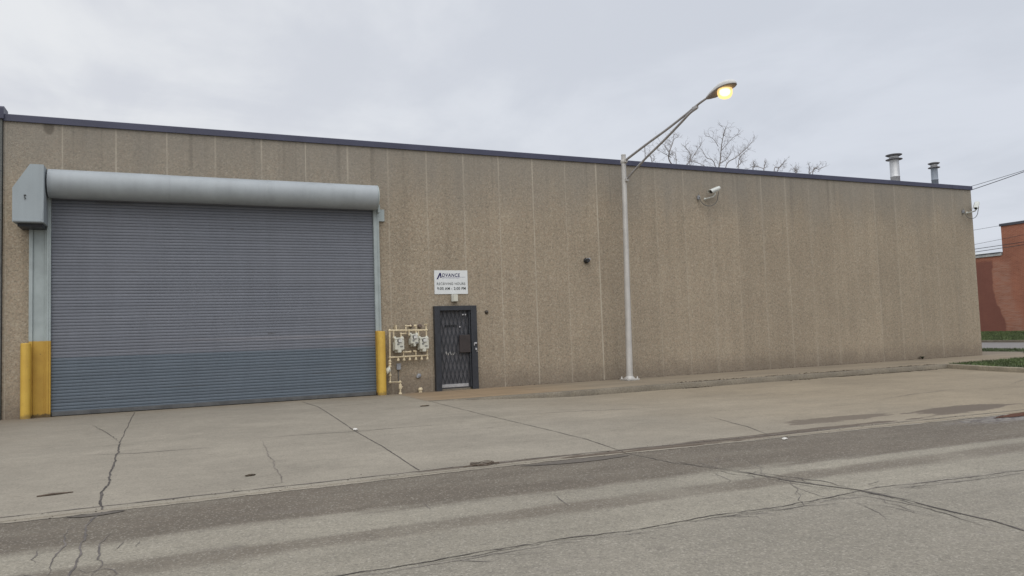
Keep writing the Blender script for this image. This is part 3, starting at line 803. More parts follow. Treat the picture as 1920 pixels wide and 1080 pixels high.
for i, (x, z) in enumerate([(6.365, .96), (6.415, .93), (6.47, .955), (6.51, .93), (6.56, .955), (6.605, .93)]): q.box(x - .012, x + .012, .003, .011, z - (.05 if i % 2 == 0 else .025), z + .035, .002)
q.build('torn_sticker', 'paper', gate)
q = MB(); q.lathe([(.02, 0), (.022, .02), (.012, .035)], (6.905, -.078, .14 + .98), 10, Matrix.Rotation(R(90), 3, 'X')); q.build('lock_knob', 'steel', gate)
for x, z in ((6.83, 1.945), (6.90, 1.945), (6.735, 1.63)): MB().box(x - .02, x + .02, -.068, -.058, z - .018, z + .018, .004).build('bolt_plate', 'steel', gate)
q = MB(); q.box(7.10, 7.17, -.15, -.121, 1.17, 1.215, .006); q.box(7.085, 7.105, -.155, -.121, 1.13, 1.20, .004); q.build('hasp', 'steel', gate)
q = MB(); q.box(7.12, 7.165, -.16, -.121, 1.01, 1.065, .006); q.tube([(7.15, -.15, 1.012), (7.175, -.155, .98), (7.15, -.15, .965)], .008, 6); q.build('padlock', 'steel', gate)

# ------------------------------------------------------------------ things on the wall
SG = thing('sign', 'white rectangular sign with navy slanted heading and receiving hours above the gated door', 'sign', (6.55, -.02, 2.49))
b_ = MB(); b_.box(6.09, 7.01, -.018, -.004, 2.49, 3.11, .003); b_.build('board', 'sign_white', SG)
def text(s, size, x, z, width, mat, name, shear=0., y=-.0205, bold=0., gap=.022):
    cu = bpy.data.curves.new(name, 'FONT'); cu.body = s; cu.size = size; cu.shear = shear; cu.extrude = .0008; cu.space_character = 1.12; cu.offset = bold
    o = bpy.data.objects.new(name, cu); COL.objects.link(o)
    dg = bpy.context.evaluated_depsgraph_get(); me = bpy.data.meshes.new_from_object(o.evaluated_get(dg))
    bpy.data.objects.remove(o); me.name = name
    xs = [v.co.x for v in me.vertices]; k = width / (max(xs) - min(xs)); x_min = min(xs)
    mx = Matrix.Translation(Vector((x, y, z)) - root_loc(SG)) @ Matrix.Rotation(R(90), 4, 'X') @ Matrix.Diagonal((k, 1, 1, 1)) @ Matrix.Translation((-x_min, 0, 0))
    me.transform(mx); me.materials.clear(); me.materials.append(M[mat])
    # one part per word
    bm = bmesh.new(); bm.from_mesh(me); bm.verts.index_update(); todo = set(bm.verts); isl_ = []
    while todo:
        st_ = [todo.pop()]; comp = set(st_)
        while st_:
            for e in st_.pop().link_edges:
                for v in e.verts:
                    if v not in comp: comp.add(v); st_.append(v)
        todo -= comp; isl_.append(comp)
    isl_.sort(key=lambda c_: min(v.co.x for v in c_)); words = []; end = -9e9
    for c_ in isl_:
        if min(v.co.x for v in c_) - end > gap: words.append(set())
        words[-1] |= c_; end = max(end, max(v.co.x for v in c_))
    for wd in words:
        b2 = bm.copy(); keep = {v.index for v in wd}
        b2.verts.ensure_lookup_table(); bmesh.ops.delete(b2, geom=[v for v in b2.verts if v.index not in keep], context='VERTS')
        m2 = bpy.data.meshes.new(name); b2.to_mesh(m2); b2.free(); m2.materials.append(M[mat]); link(bpy.data.objects.new(name, m2), SG)
    bm.free()
text('DVANCE', .122, 6.305, 2.946, .495, 'navy', 'heading', .15, bold=.0022)
a = MB(); a.prism([(6.150, 2.878), (6.190, 2.878), (6.248, 2.985), (6.255, 2.915), (6.290, 2.915), (6.276, 3.046), (6.236, 3.046)], -.021, -.0185, 'xz'); a.build('heading_initial', 'navy', SG)
q = MB(); q.box(6.30, 6.945, -.0207, -.0185, 2.930, 2.937); q.build('rule_line', 'pale_navy', SG)
q = MB(); rr = random.Random(4); x = 6.30
while x < 6.78:
    wd = rr.uniform(.012, .02); q.box(x, x + wd * .3, -.0205, -.0185, 2.892, 2.918); q.box(x + wd * .3, x + wd, -.0203, -.0185, 2.913, 2.918); x += wd + .007
q.build('small_print', 'pale_navy', SG)
text('RECEIVING HOURS', .090, 6.155, 2.730, .785, 'ink_grey', 'hours_heading', bold=.0006, gap=.026)
text('9:00 AM - 2:00 PM', .102, 6.162, 2.602, .785, 'ink', 'hours_text', bold=.0018)

LB = thing('wall_light', 'small pale box light fixed right under the white sign, over the door', 'wall light', (6.61, -.01, 2.28))
q = MB(); q.box(6.53, 6.70, -.10, -.004, 2.285, 2.475, .012); q.build('housing', 'lamp_box', LB)
q = MB(); q.box(6.565, 6.69, -.125, -.101, 2.295, 2.47, .01); q.build('lens', 'meter_grey', LB)

VK = thing('vent_cap', 'small dark round vent cap alone on the wall left of the lamp post', 'vent', (10.62, -.01, 3.4))
q = MB(); RX = Matrix.Rotation(R(90), 3, 'X'); q.lathe([(.075, .0), (.08, .03), (.05, .04), (.05, .10), (.06, .14)], (10.62, -.003, 3.4), 16, RX); q.build('spout', 'black', VK)
q = MB(); q.box(10.60, 10.72, -.12, -.03, 3.40, 3.47, .02); q.build('flap', 'box_grey', VK)
PB = MB(); PB.lathe([(.05, .0), (.05, .025), (.03, .04), (.028, .07), (.0001, .075)], (7.52, -.003, 2.0), 14, RX)
tag(PB.build('door_bell', surf('bell_bronze', (.05, .042, .035), .2, 10, .5)), 'tiny dark round knob on the wall just right of the gated door', 'bell')

GB = thing('junction_box', 'small grey junction box on the wall beneath the gas meters', 'junction box', (5.07, -.01, .61))
q = MB(); q.box(5.03, 5.12, -.07, -.004, .61, .75, .006); q.build('case', 'box_grey', GB)
q = MB(); q.box(5.022, 5.128, -.08, -.071, .603, .757, .004); q.build('cover', 'box_grey', GB)
q = MB(); q.tube([(5.07, -.03, .61), (5.07, -.03, .3), (5.07, -.03, .29)], .011, 8); q.build('conduit', 'cable', GB)
CP = MB(); CP.lathe([(.06, 0), (.065, .02), (.05, .045), (.02, .055), (.0001, .056)], (5.61, -.003, .42), 6, RX); CP.lathe([(.03, .0), (.03, .05)], (5.56, -.02, .40), 8, RX)
tag(CP.build('capped_outlet', 'box_grey'), 'grey capped outlet on the wall low between pipework and door', 'outlet')
YS = thing('pipe_stub', 'short cream pipe stub with cap rising from the ground at the wall foot', 'pipe stub', (5.62, -.08, 0))
q = MB(); q.tube([(5.62, -.08, -.03), (5.62, -.08, .06)], .045, 14); q.build('pipe', 'cream_pipe', YS)
q = MB(); q.lathe([(.058, .055), (.06, .07), (.058, .1), (.03, .125), (.0001, .128)], (5.62, -.08, 0), 10); q.build('cap', 'cream_pipe', YS)

# ------------------------------------------------------------------ gas meters and pipework
GY = -.16
GP = thing('gas_pipework', 'cream painted gas pipe manifold on the wall between right bollard and gated door', 'gas pipes', (4.82, -.16, 0))
def fit(mb, p, r=.034): 
    bm = bmesh.new(); bmesh.ops.create_icosphere(bm, subdivisions=2, radius=r); mb.frombm(bm, Matrix.Translation(p), True)
def pipe(mb, pts, r=.019, ends=True):
    mb.tube(pts, r, 10)
    for i, q_ in enumerate(pts):
        if ends or 0 < i < len(pts) - 1: fit(mb, q_, r * 1.55)
def P_(x, z, y=GY): return (x, y, z)
top = MB()
pipe(top, [P_(4.84, 1.59), P_(5.80, 1.57)], .022); 
pipe(top, [P_(4.94, 1.58), P_(4.94, 1.41)]); pipe(top, [P_(5.25, 1.57, -.2), P_(5.25, 1.69, -.2), P_(5.37, 1.69, -.2)]); pipe(top, [P_(5.25, 1.57), P_(5.25, 1.50), P_(5.13, 1.50), P_(5.13, 1.40)])
pipe(top, [P_(5.34, 1.58), P_(5.34, 1.46)]); pipe(top, [P_(5.49, 1.69), P_(5.52, 1.69), P_(5.52, 1.46)]); pipe(top, [P_(5.585, 1.57), P_(5.585, 1.38)]); 
pipe(top, [P_(5.79, 1.70), P_(5.79, 1.40)], .019); top.lathe([(.012, -.04), (.05, -.005), (.05, .01), (.0001, .012)], P_(5.79, 1.72), 12)
top.tube([P_(5.84, 1.715), P_(5.74, 1.715)], .012, 8)
top.box(5.0, 5.03, -.15, -.004, 1.60, 1.72, .004)
top.build('upper_manifold', 'cream_pipe', GP)
low = MB()
pipe(low, [P_(4.83, .92), P_(5.80, .93)], .021)
for x in (5.04, 5.19, 5.34, 5.50, 5.65, 5.80):
    pipe(low, [P_(x, .93), P_(x, .86)], .017, False); low.lathe([(.018, .05), (.036, .0), (.036, -.022), (.0001, -.024)], P_(x, .845), 10)
pipe(low, [P_(5.18, .93), P_(5.18, 1.04), P_(5.36, 1.04)]); pipe(low, [P_(5.50, .93), P_(5.50, 1.04), P_(5.46, 1.05)]); pipe(low, [P_(5.80, .93), P_(5.80, 1.05)])
low.build('lower_manifold', 'cream_pipe', GP)
ris = MB(); pipe(ris, [P_(4.84, 1.59), P_(4.83, .92), P_(4.82, .31), P_(5.075, .30), P_(5.075, .02)], .024)
for z in (.82, .76, .70, .48): fit(ris, P_(4.825, z), .042)
ris.box(5.04, 5.11, -.19, -.13, .12, .24, .012); ris.tube([P_(5.075, .19), P_(5.14, .17)], .012, 8)
ris.lathe([(.045, 0), (.04, .03), (.026, .04)], P_(5.075, .0), 12)
ris.build('riser', 'cream_pipe', GP)
rgm = Matrix.Rotation(R(-62), 3, 'Y') @ Matrix.Rotation(R(0), 3, 'Z')
rgm = Matrix.Rotation(R(-68), 3, 'Y')
q = MB(); q.lathe([(.0001, -.06), (.05, -.055), (.06, -.03), (.105, -.012), (.108, .012), (.07, .03), (.06, .05), (.03, .062), (.0001, .063)], (4.765, -.19, .60), 20, rgm); q.tube([(4.79, -.19, .60), P_(4.825, .60)], .035, 10)
q.build('regulator', 'meter_grey', GP)
for x, z in ((5.42, 1.70), (5.66, 1.68)):
    q = MB(); q.lathe([(.05, 0), (.05, .06), (.03, .07)], (x, -.003, z), 12, RX); q.build('wall_collar', surf('rusty_collar', (.16, .12, .10), .3, 12, .8), GP)

def gas_meter(x0, x1, z0, z1, label, yb):
    w_ = x1 - x0; c_ = (x0 + x1) / 2
    t = thing('gas_meter', label, 'gas meter', (c_, yb, z0), 'gas meters on the pipe manifold')
    bm = bmesh.new(); bmesh.ops.create_cube(bm, size=1)
    for v in bm.verts: v.co = Vector((c_ + v.co.x * w_ * .94, yb - .045 + v.co.y * .13, (z0 + z1 - .06) / 2 + v.co.z * (z1 - .06 - z0)))
    ed = [e for e in bm.edges if abs(e.verts[0].co.y - e.verts[1].co.y) > .01 and min(v.co.z for v in e.verts) < (z0 + z1) / 2]
    bmesh.ops.bevel(bm, geom=ed, offset=.07, segments=4, affect='EDGES'); bmesh.ops.bevel(bm, geom=[e for e in bm.edges if e.calc_face_angle(0) > .9], offset=.012, segments=2, affect='EDGES')
    b1 = MB(); b1.frombm(bm); b1.build('front_case', 'meter_grey', t)
    bm = bmesh.new(); bmesh.ops.create_cube(bm, size=1)
    for v in bm.verts: v.co = Vector((c_ - .005 + v.co.x * w_ * .98, yb + .06 + v.co.y * .075, (z0 + z1 - .07) / 2 + v.co.z * (z1 - .07 - z0)))
    ed = [e for e in bm.edges if abs(e.verts[0].co.y - e.verts[1].co.y) > .01]
    bmesh.ops.bevel(bm, geom=ed, offset=.05, segments=4, affect='EDGES'); b2 = MB(); b2.frombm(bm); b2.build('rear_case', 'meter_grey', t)
    b3 = MB(); b3.box(c_ - w_ * .47, c_ + w_ * .47, yb - .10, yb + .08, z1 - .058, z1 - .005, .012)
    for sx in (-1, 1): b3.lathe([(.032, 0), (.032, .03), (.026, .045)], (c_ + sx * w_ * .38, yb, z1 - .02), 10)
    b3.build('top_casting', 'meter_grey', t)
    q = MB(); q.lathe([(.052, 0), (.052, .022), (.046, .028)], (c_ - .005, yb - .10, z1 - .085), 20, RX); dg = q.build('index_housing', 'black', t)
    q = MB(); q.box(c_ - .034, c_ + .056, yb - .137, yb - .129, z1 - .124, z1 - .048, .004); q.build('dial_window', 'dial', dg)
    q = MB(); q.box(c_ - .065, c_ - .01, yb - .117, yb - .111, z1 - .19, z1 - .145, .002); q.build('badge', 'tag_grey', t)
    q = MB(); q.box(c_ + .01, c_ + .08, yb - .117, yb - .111, z1 - .245, z1 - .21, .002); q.build('number_plate', 'tag_grey', t)
    return t
gas_meter(4.925, 5.175, 1.03, 1.41, 'pale grey gas meter nearest the yellow bollard, leftmost of three', -.19)
gas_meter(5.345, 5.555, 1.17, 1.49, 'pale grey gas meter in the middle, smallest and mounted higher than the others', -.17)
gas_meter(5.565, 5.815, 1.03, 1.40, 'pale grey gas meter nearest the gated door, rightmost of three', -.19)

# ------------------------------------------------------------------ bollards
def bollard(x, y, r, h, label):
    t = thing('bollard', label, 'bollard', (x, y, 0), 'yellow bollards beside the roller shutter')
    q = MB(); q.lathe([(r, -.05), (r, h - .025), (r * .97, h - .008), (r * .9, h), (.0001, h + .004)], (x, y, 0), 28); q.build('post', 'yellow', t)
    q = MB(); q.lathe([(r + .035, -.02), (r + .03, .006), (r, .010)], (x, y, 0), 20); q.build('base_collar', 'kerb', t)
    return t
bollard(-2.835, -.25, .092, 1.555, 'chipped yellow bollard at the left side of the roller shutter, touching the jamb')
bollard(4.60, -.235, .103, 1.575, 'clean bright yellow bollard right of the roller shutter, beside the gas meters')

# ------------------------------------------------------------------ security cameras
def sec_cam(x, z, label, yaw, s=1., boxdx=-.46, tilt=-20):
    t = thing('security_camera', label, 'security camera', (x, -.004, z))
    q = MB(); q.box(x + boxdx - .035, x + boxdx + .05, -.075, -.004, z - .20, z - .08, .01); q.build('junction_box', 'box_grey', t)
    q = MB(); q.lathe([(.045, 0), (.045, .015), (.02, .03)], (x - .18, -.004, z - .17), 12, RX); q.tube([(x - .18, -.02, z - .17), (x - .17, -.14, z - .165), (x - .05, -.24, z - .13), (x - .0, -.27, z - .06), (x, -.27, z - .01)], .022, 8); q.build('bracket', 'cam_white', t)
    mx = Matrix.Translation((x, -.27, z + .07)) @ Matrix.Rotation(R(yaw), 4, 'Z') @ Matrix.Rotation(R(tilt), 4, 'Y')
    q = MB(); q.box(-.19, .19, -.055, .055, -.055, .045, .02, 2, mx); bd = q.build('camera_body', 'cam_white', t)
    q = MB(); q.prism([(-.085, -.02), (-.085, .02), (-.05, .062), (.05, .062), (.085, .02), (.085, -.02), (.078, -.02), (.078, .016), (.046, .056), (-.046, .056), (-.078, .016), (-.078, -.02)], -.25, .19, 'yz')
    q.v = [tuple(mx @ Vector((v[0], v[1], v[2] + .012))) for v in q.v]; q.build('sun_hood', 'cam_white', t)
    q = MB(); q.lathe([(.05, 0), (.045, .012), (.0001, .014)], (0, 0, 0), 14, Matrix.Rotation(R(-90), 3, 'Y')); q.v = [tuple(mx @ (Vector(v) + Vector((-.19, 0, -.005)))) for v in q.v]; q.build('lens', 'black', bd)
    pts = []
    for i in range(25):
        a = math.pi + math.pi * i / 24; pts.append((x - .16 + .30 * math.cos(a), -.10 - .12 * i / 24, z - .14 + .27 * math.sin(a)))
    pts = [(x + boxdx, -.05, z - .02), (x + boxdx, -.07, z - .12)] + pts + [(x + .15, -.26, z + .04)]
    q = MB(); q.tube(pts, .011, 6); q.build('cable', 'cable', t)
    return t
sec_cam(15.12, 5.52, 'white bullet security camera high on the wall just right of the lamp post', 12)
sec_cam(27.36, 5.52, 'white security camera at the far right corner of the wall, turned toward the street', 22, boxdx=-.44, tilt=-36)

# ------------------------------------------------------------------ street lamp (arm reaches out over the street)
LX = 11.74
SLP = thing('street_lamp', 'grey metal street lamp with long arm and lit orange cobra-head lantern', 'street lamp', (LX, -.6, 0))
pb = [(LX, -.60, .06), (LX, -.44 - .02, 6.42)]
q = MB(); q.tube([(LX - .25, -.66, .05), (LX - .236, -.65, .35), (LX - .117, -.555, 3.4), (LX, -.455, 6.40)], [.098, .092, .078, .066], 20); q.lathe([(.07, 0), (.072, .02), (.06, .03), (.0001, .035)], (LX, -.455, 6.40), 18)
q.build('pole', 'galv', SLP)
q = MB(); q.box(LX - .45, LX - .05, -.86, -.46, .004, .045, .006); q.lathe([(.15, .045), (.145, .07), (.11, .10), (.100, .12)], (LX - .25, -.66, 0), 20)
bp = q.build('base_plate', 'galv', SLP)
for sx in (-1, 1):
    for sy in (-1, 1):
        q = MB(); q.lathe([(.028, .045), (.028, .075), (.014, .08), (.014, .11), (.0001, .111)], (LX - .25 + sx * .155, -.66 + sy * .155, 0), 6); q.build('anchor_bolt', 'galv', bp)
def smooth3(c, sub=6):
    out = []
    c = [Vector(p) for p in c]
    for i in range(len(c) - 1):
        p0 = c[max(i - 1, 0)]; p1 = c[i]; p2 = c[i + 1]; p3 = c[min(i + 2, len(c) - 1)]
        for k in range(sub):
            t = k / sub; out.append(.5 * ((2 * p1) + (p2 - p0) * t + (2 * p0 - 5 * p1 + 4 * p2 - p3) * t * t + (3 * p1 - p0 - 3 * p2 + p3) * t ** 3))
    out.append(c[-1]); return out
arm = smooth3([(LX, -.50, 6.23), (LX, -1.55, 6.43), (LX, -2.54, 6.60), (LX, -3.34, 6.76), (LX, -3.77, 6.86), (LX, -4.1, 6.92), (LX, -4.35, 6.945)])
q = MB(); q.tube(arm, [.036 - .010 * i / len(arm) for i in range(len(arm))], 12); q.build('arm', 'arm_metal', SLP)
br = smooth3([(LX, -.50, 5.66), (LX, -1.52, 6.06), (LX, -2.45, 6.36), (LX, -3.2, 6.63), (LX, -3.55, 6.76), (LX, -3.80, 6.80)])
q = MB(); q.tube(br, .032, 12); q.build('brace', 'arm_metal', SLP)
q = MB(); q.tube([(LX, -1.53, 6.06), (LX, -1.53, 6.43)], .012, 8); q.build('strut', 'arm_metal', SLP)
q = MB(); q.box(LX - .035, LX + .035, -3.84, -3.66, 6.79, 6.87, .01); q.build('arm_clamp', 'arm_metal', SLP)
for z, y in ((6.22, -.458), (5.67, -.472)):
    q = MB(); q.lathe([(.084, -.05), (.088, -.045), (.088, .045), (.084, .05)], (LX, y, z), 18); q.box(LX - .045, LX + .045, y - .15, y - .07, z - .045, z + .045, .008); q.box(LX - .03, LX + .03, y + .08, y + .13, z - .04, z + .04, .008); q.build('arm_bracket', 'galv', SLP)
# lantern: upper housing, underside door, drop lens
def hull(stations, nseg=20, upper=True):
    """stations: (y, halfwidth, z_mid, up, down)"""
    mb = MB(); vs = []; fs = []
    for (y, hw, zm, up, dn) in stations:
        for k in range(nseg + 1):
            a = math.pi * k / nseg; vs.append((LX + hw * math.cos(a), y, zm + (up if upper else -dn) * math.sin(a) ** .8))
    n_ = nseg + 1
    for i in range(len(stations) - 1):
        for k in range(nseg): fs.append((i * n_ + k, i * n_ + k + 1, (i + 1) * n_ + k + 1, (i + 1) * n_ + k))
    mb.add(vs, fs, True); return mb
stn = [(-4.22, .045, 6.93, .035, .035), (-4.30, .075, 6.935, .06, .055), (-4.45, .125, 6.945, .09, .08), (-4.65, .17, 6.96, .125, .07), (-4.85, .195, 6.972, .15, .05), (-5.02, .18, 6.98, .14, .035), (-5.13, .13, 6.985, .105, .025), (-5.20, .055, 6.985, .05, .015), (-5.215, .004, 6.985, .01, .005)]
hd = hull(stn, 20, True).build('lamp_head', 'head_metal', SLP, fix=True)
ln = hull(stn, 20, False); ln.build('underside_door', 'head_under', hd)
gl_ = MB(); ax = Matrix.Rotation(R(4), 3, 'X')
gl_.lathe([(.165, .03), (.172, -.03), (.172, -.10), (.155, -.155), (.12, -.195), (.07, -.215), (.0001, -.222)], (LX, -4.86, 6.94), 28, ax); gl_.build('glowing_lens', 'lamp_glass', hd)
gl_ = MB(); gl_.lathe([(.0001, .03), (.07, .02), (.118, -.02), (.128, -.065), (.108, -.115), (.06, -.148), (.0001, -.155)], (LX, -4.86, 6.94), 20, ax); gl_.build('bulb', 'lamp_hot', hd)

# ------------------------------------------------------------------ roof flues
def flue(x, y, r, zt, mat, label, k=1.):
    t = thing('roof_flue', label, 'flue pipe', (x, y, 6.05))
    q = MB(); q.lathe([(r, 6.04), (r, 6.78), (r + .006, 6.785), (r + .006, 6.81), (r, 6.815), (r, zt - .24)], (x, y, 0), 24); q.build('pipe', mat, t)
    q = MB(); z = zt - .24
    q.lathe([(r * .9, z), (r * 1.75, z + .015), (r * 1.78, z + .035), (r * 1.0, z + .075), (r * .9, z + .08)], (x, y, 0), 24); cp_ = q.build('lower_flange', 'flue_dark', t)
    q = MB(); q.lathe([(r * .85, z + .07), (r * 1.02, z + .075), (r * 1.02, z + .16), (r * .85, z + .165)], (x, y, 0), 24); q.build('cap_band', 'flue_white' if k else mat, t)
    q = MB(); q.lathe([(r * 1.0, z + .15), (r * 1.35, z + .155), (r * 1.75, z + .19), (r * 1.75, z + .205), (r * .9, z + .235), (.0001, z + .245)], (x, y, 0), 24); q.build('rain_cap', 'flue_dark', t)
flue(24.72, 1.0, .165, 7.67, 'flue_white', 'tall thick pale metal roof flue with dark ringed cap')
flue(26.92, 1.0, .120, 7.49, 'flue_blue', 'shorter thinner blue-grey roof flue near the right roof corner')

# ------------------------------------------------------------------ neighbouring building at the left edge
NB = thing('neighbour_building', 'dark grey block building adjoining the warehouse at the left edge', 'building', (-8, 0, 0))
q = MB(); q.box(-18, XL - .012, -.06, 20, -.25, 6.30); q.build('wall', 'old_block', NB)
q = MB()
for i in range(1, 6): q.box(-17.9, XL - .02, -.0625, -.061, i * 1.03, i * 1.03 + .015)
q.build('block_course', 'door_dark', NB)
q = MB(); q.prism([(-.10, 6.26), (-.11, 6.50), (-.08, 6.53), (.35, 6.53), (.35, 6.301), (-.062, 6.301), (-.062, 6.26)], -18, XL + .02, 'yz'); q.build('coping', 'dark_blue', NB, bevel=.01)

# ------------------------------------------------------------------ brick building across the side street
BB = thing('brick_building', 'red brick building with stepped roofline across the side street', 'building')
q = MB(); q.prism([(-30, -.2), (70, -.2), (70, 5.86), (16.36, 5.86), (16.36, 7.98), (-30, 7.98)], 55, 90, 'yz'); q.build('wall', 'brick', BB)
q = MB(); q.box(54.93, 90, -30.05, 16.44, 7.981, 8.17, .01); q.build('coping', 'coping_grey', BB)
q = MB(); q.box(54.92, 90, 16.47, 70, 5.862, 6.06, .01); fb = q.build('fascia', 'white_roof', BB)
q = MB(); q.box(54.86, 90, 16.47, 70, 6.062, 6.12, .01); q.build('roof_edge', 'coping_grey', BB)
q = MB(); q.add([(56, 16.5, 6.121), (88, 16.5, 6.121), (88, 70, 6.121), (56, 70, 6.121), (64, 24, 7.0), (80, 24, 7.0), (80, 62, 7.0), (64, 62, 7.0)], [(0, 1, 5, 4), (1, 2, 6, 5), (2, 3, 7, 6), (3, 0, 4, 7), (4, 5, 6, 7)]); q.build('roof', 'white_roof', BB)

# ------------------------------------------------------------------ overhead wires along the side street
def wire(y0z0, y1z1, x, r, label, ext=(55, -45), sag=0.0006):
    (ya, za), (yb, zb) = y0z0, y1z1; m_ = (zb - za) / (yb - ya); pts = []
    for i in range(61):
        y = ext[0] + (ext[1] - ext[0]) * i / 60
        pts.append((x, y, za + m_ * (y - ya) + sag * (y - ya) * (y - yb)))
    q = MB(); q.tube(pts, r, 6); return tag(q.build('overhead_wire', 'wire'), label, 'wire', 'overhead wires along the side street')
wire((11.63, 9.53), (8.47, 9.84), 45, .014, 'upper thin wire of the pair rising right from the roof corner', (16, 1), .004)
wire((11.64, 9.33), (8.47, 9.79), 45.1, .02, 'lower thicker wire of the pair rising right from the roof corner', (16, 1), .004)
wire((11.62, 6.80), (10.05, 6.84), 45, .010, 'thin faint wire between the warehouse corner and the top of the brick wall')
wire((11.65, 5.91), (10.07, 6.02), 45, .010, 'thin faint wire sloping across the gap halfway down the brick wall', sag=.0003)
wire((11.68, 5.62), (10.1, 5.66), 45, .018, 'upper of two dark wires just above the low brick roof')
wire((11.69, 5.45), (10.11, 5.50), 45.1, .018, 'lower of two dark wires just above the low brick roof')

# ------------------------------------------------------------------ bare trees behind the warehouse
def twigs(mb, p, d, L, r, depth, rg):
    """a bare branch that forks again and again, tips turning up"""
    n = 3; pts = [p]; q = Vector(p); dd = Vector(d)
    for i in range(n):
        dd = (dd + Vector((rg.gauss(0, .30), rg.gauss(0, .25), rg.gauss(.03, .26)))).normalized(); q = q + dd * (L / n); pts.append(q.copy())
    mb.tube(pts, [r, r * .86, r * .75, r * .62], 5, False)
    if depth <= 0: return
    for k in range(rg.choice((2, 2, 3))):
        i = rg.choice((1, 2, 3, 3)); a = rg.uniform(.55, 1.25); ax_ = Vector((rg.gauss(0, 1), rg.gauss(0, 1), rg.gauss(0, 1))).normalized()
        nd = (Matrix.Rotation(a, 3, ax_) @ dd); nd.y *= .7; nd = (nd + Vector((0, 0, .06))).normalized()
        twigs(mb, pts[i], nd, L * rg.uniform(.55, .8), r * .62, depth - 1, rg)
def tree(x, y, label, limbs, seed, rt=.2, tl=.42):
    t = thing('bare_tree', label, 'tree', (x, y, 0), 'bare trees rising behind the warehouse roof'); rg = random.Random(seed)
    q = MB(); q.tube([(x, y, -.3), (x + .05, y, 2.5), (x - .05, y + .05, 5), (x, y, 7.5)], [rt * 1.25, rt, rt * .9, rt * .75], 12); q.build('trunk', 'bark', t)
    c = MB()
    for li, lm in enumerate(limbs):
        main = li == 0 or lm[0][1] < 13.05
        yo = rg.uniform(-1.0, 1.0); pts = [Vector((a, y + yo * (i + 1) / len(lm), z)) for i, (a, z) in enumerate(lm)]
        rb = .036 if li == 0 else (.028 if main else .02)
        if main: 
            base = Vector((x, y, 7.2 + rg.uniform(-.6, .25))); mid = (base + pts[0]) / 2 + Vector((0, 0, -.8)); full = smooth3([base, mid] + pts, 5)
        else: full = smooth3(pts, 5)
        nn = len(full); c.tube(full, [rb * (1.5 if main else 1) * (1 - .78 * i / nn) + .004 for i in range(nn)], 6, False)
        for i in range(2, nn):
            if full[i].z < 11.8: continue
            if rg.random() < .72:
                dr = (full[i] - full[i - 1]).normalized(); sd = rg.choice((-1, 1)); nd = (dr + Vector((sd * rg.uniform(.5, 1.1), rg.gauss(0, .5), rg.uniform(-.1, .5)))).normalized()
                twigs(c, full[i], nd, tl * rg.uniform(.7, 1.35), .0105, 3 if rg.random() < .35 else 2, rg)
        twigs(c, full[-1], (full[-1] - full[-3]).normalized(), .26, .010, 2, rg)
    for i in range(10):                                       # lower crown, hidden by the roof from the street
        a = rg.uniform(0, 6.28); twigs(c, Vector((x, y, rg.uniform(6, 7.4))), Vector((math.cos(a), math.sin(a), .9)).normalized(), 2.4, .05, 3, rg)
    c.build('crown', 'bark', t, fix=False)
tree(35.75, 24, 'tallest bare tree behind the roof, its upright stem standing right of the lamp arm',
     [[(35.65, 12.22), (35.77, 13.4), (35.83, 14.38), (35.98, 15.17), (36.12, 15.70)], [(35.83, 14.38), (35.43, 14.86), (34.91, 15.05)], [(35.86, 13.99), (36.44, 14.7), (36.85, 15.12)],
      [(36.21, 12.72), (37.05, 13.56), (37.78, 14.16), (38.32, 14.76)], [(37.53, 12.64), (37.74, 13.6), (38.38, 14.2)], [(37.71, 13.05), (38.33, 13.44), (38.75, 13.67)],
      [(35.74, 13.0), (35.21, 13.67), (35.06, 14.32)], [(35.72, 12.69), (36.45, 13.44), (36.88, 13.94)], [(34.95, 12.49), (34.75, 13.14), (34.29, 13.38)]], 21, .24)
tree(32.3, 24.4, 'wide bare tree seen behind and just right of the lamp arm',
     [[(32.36, 12.19), (31.83, 13.22), (31.85, 13.71), (32.17, 14.38), (32.37, 14.78), (32.71, 14.99)], [(31.85, 13.6), (31.42, 14.06), (31.3, 14.24)], [(31.84, 13.37), (31.12, 13.55), (30.51, 13.69)],
      [(32.97, 12.37), (33.58, 13.25), (33.61, 13.83), (33.17, 14.26)], [(33.59, 13.41), (33.9, 13.97), (34.06, 14.33)], [(32.41, 12.19), (32.56, 13.19), (32.64, 13.84)], [(33.81, 12.42), (33.95, 13.28), (34.17, 13.79)],
      [(30.34, 12.37), (30.2, 13.04), (30.04, 13.32)]], 33, .2)
tree(40.6, 24, 'low bare tree tips above the roof, next right of the tallest tree',
     [[(40.12, 12.5), (40.25, 13.2), (40.48, 13.55)], [(40.24, 13.1), (39.69, 13.3), (39.27, 13.14)], [(41.04, 12.5), (41.29, 13.2), (41.53, 13.6)], [(41.1, 12.85), (41.6, 13.2), (42.04, 13.42)], [(38.79, 12.6), (38.71, 12.95), (38.51, 13.05)]], 5, .16, .26)
tree(44.2, 24, 'low bare tree tips above the roof, rightmost of the trees',
     [[(43.16, 12.5), (43.29, 12.95), (42.88, 13.22)], [(43.29, 12.97), (43.64, 13.28)], [(44.46, 12.5), (44.83, 13.1), (45.42, 13.55)], [(44.36, 12.6), (44.29, 13.2), (44.09, 13.42)], [(44.71, 12.97), (45.17, 13.2), (45.63, 13.42)]], 9, .15, .24)

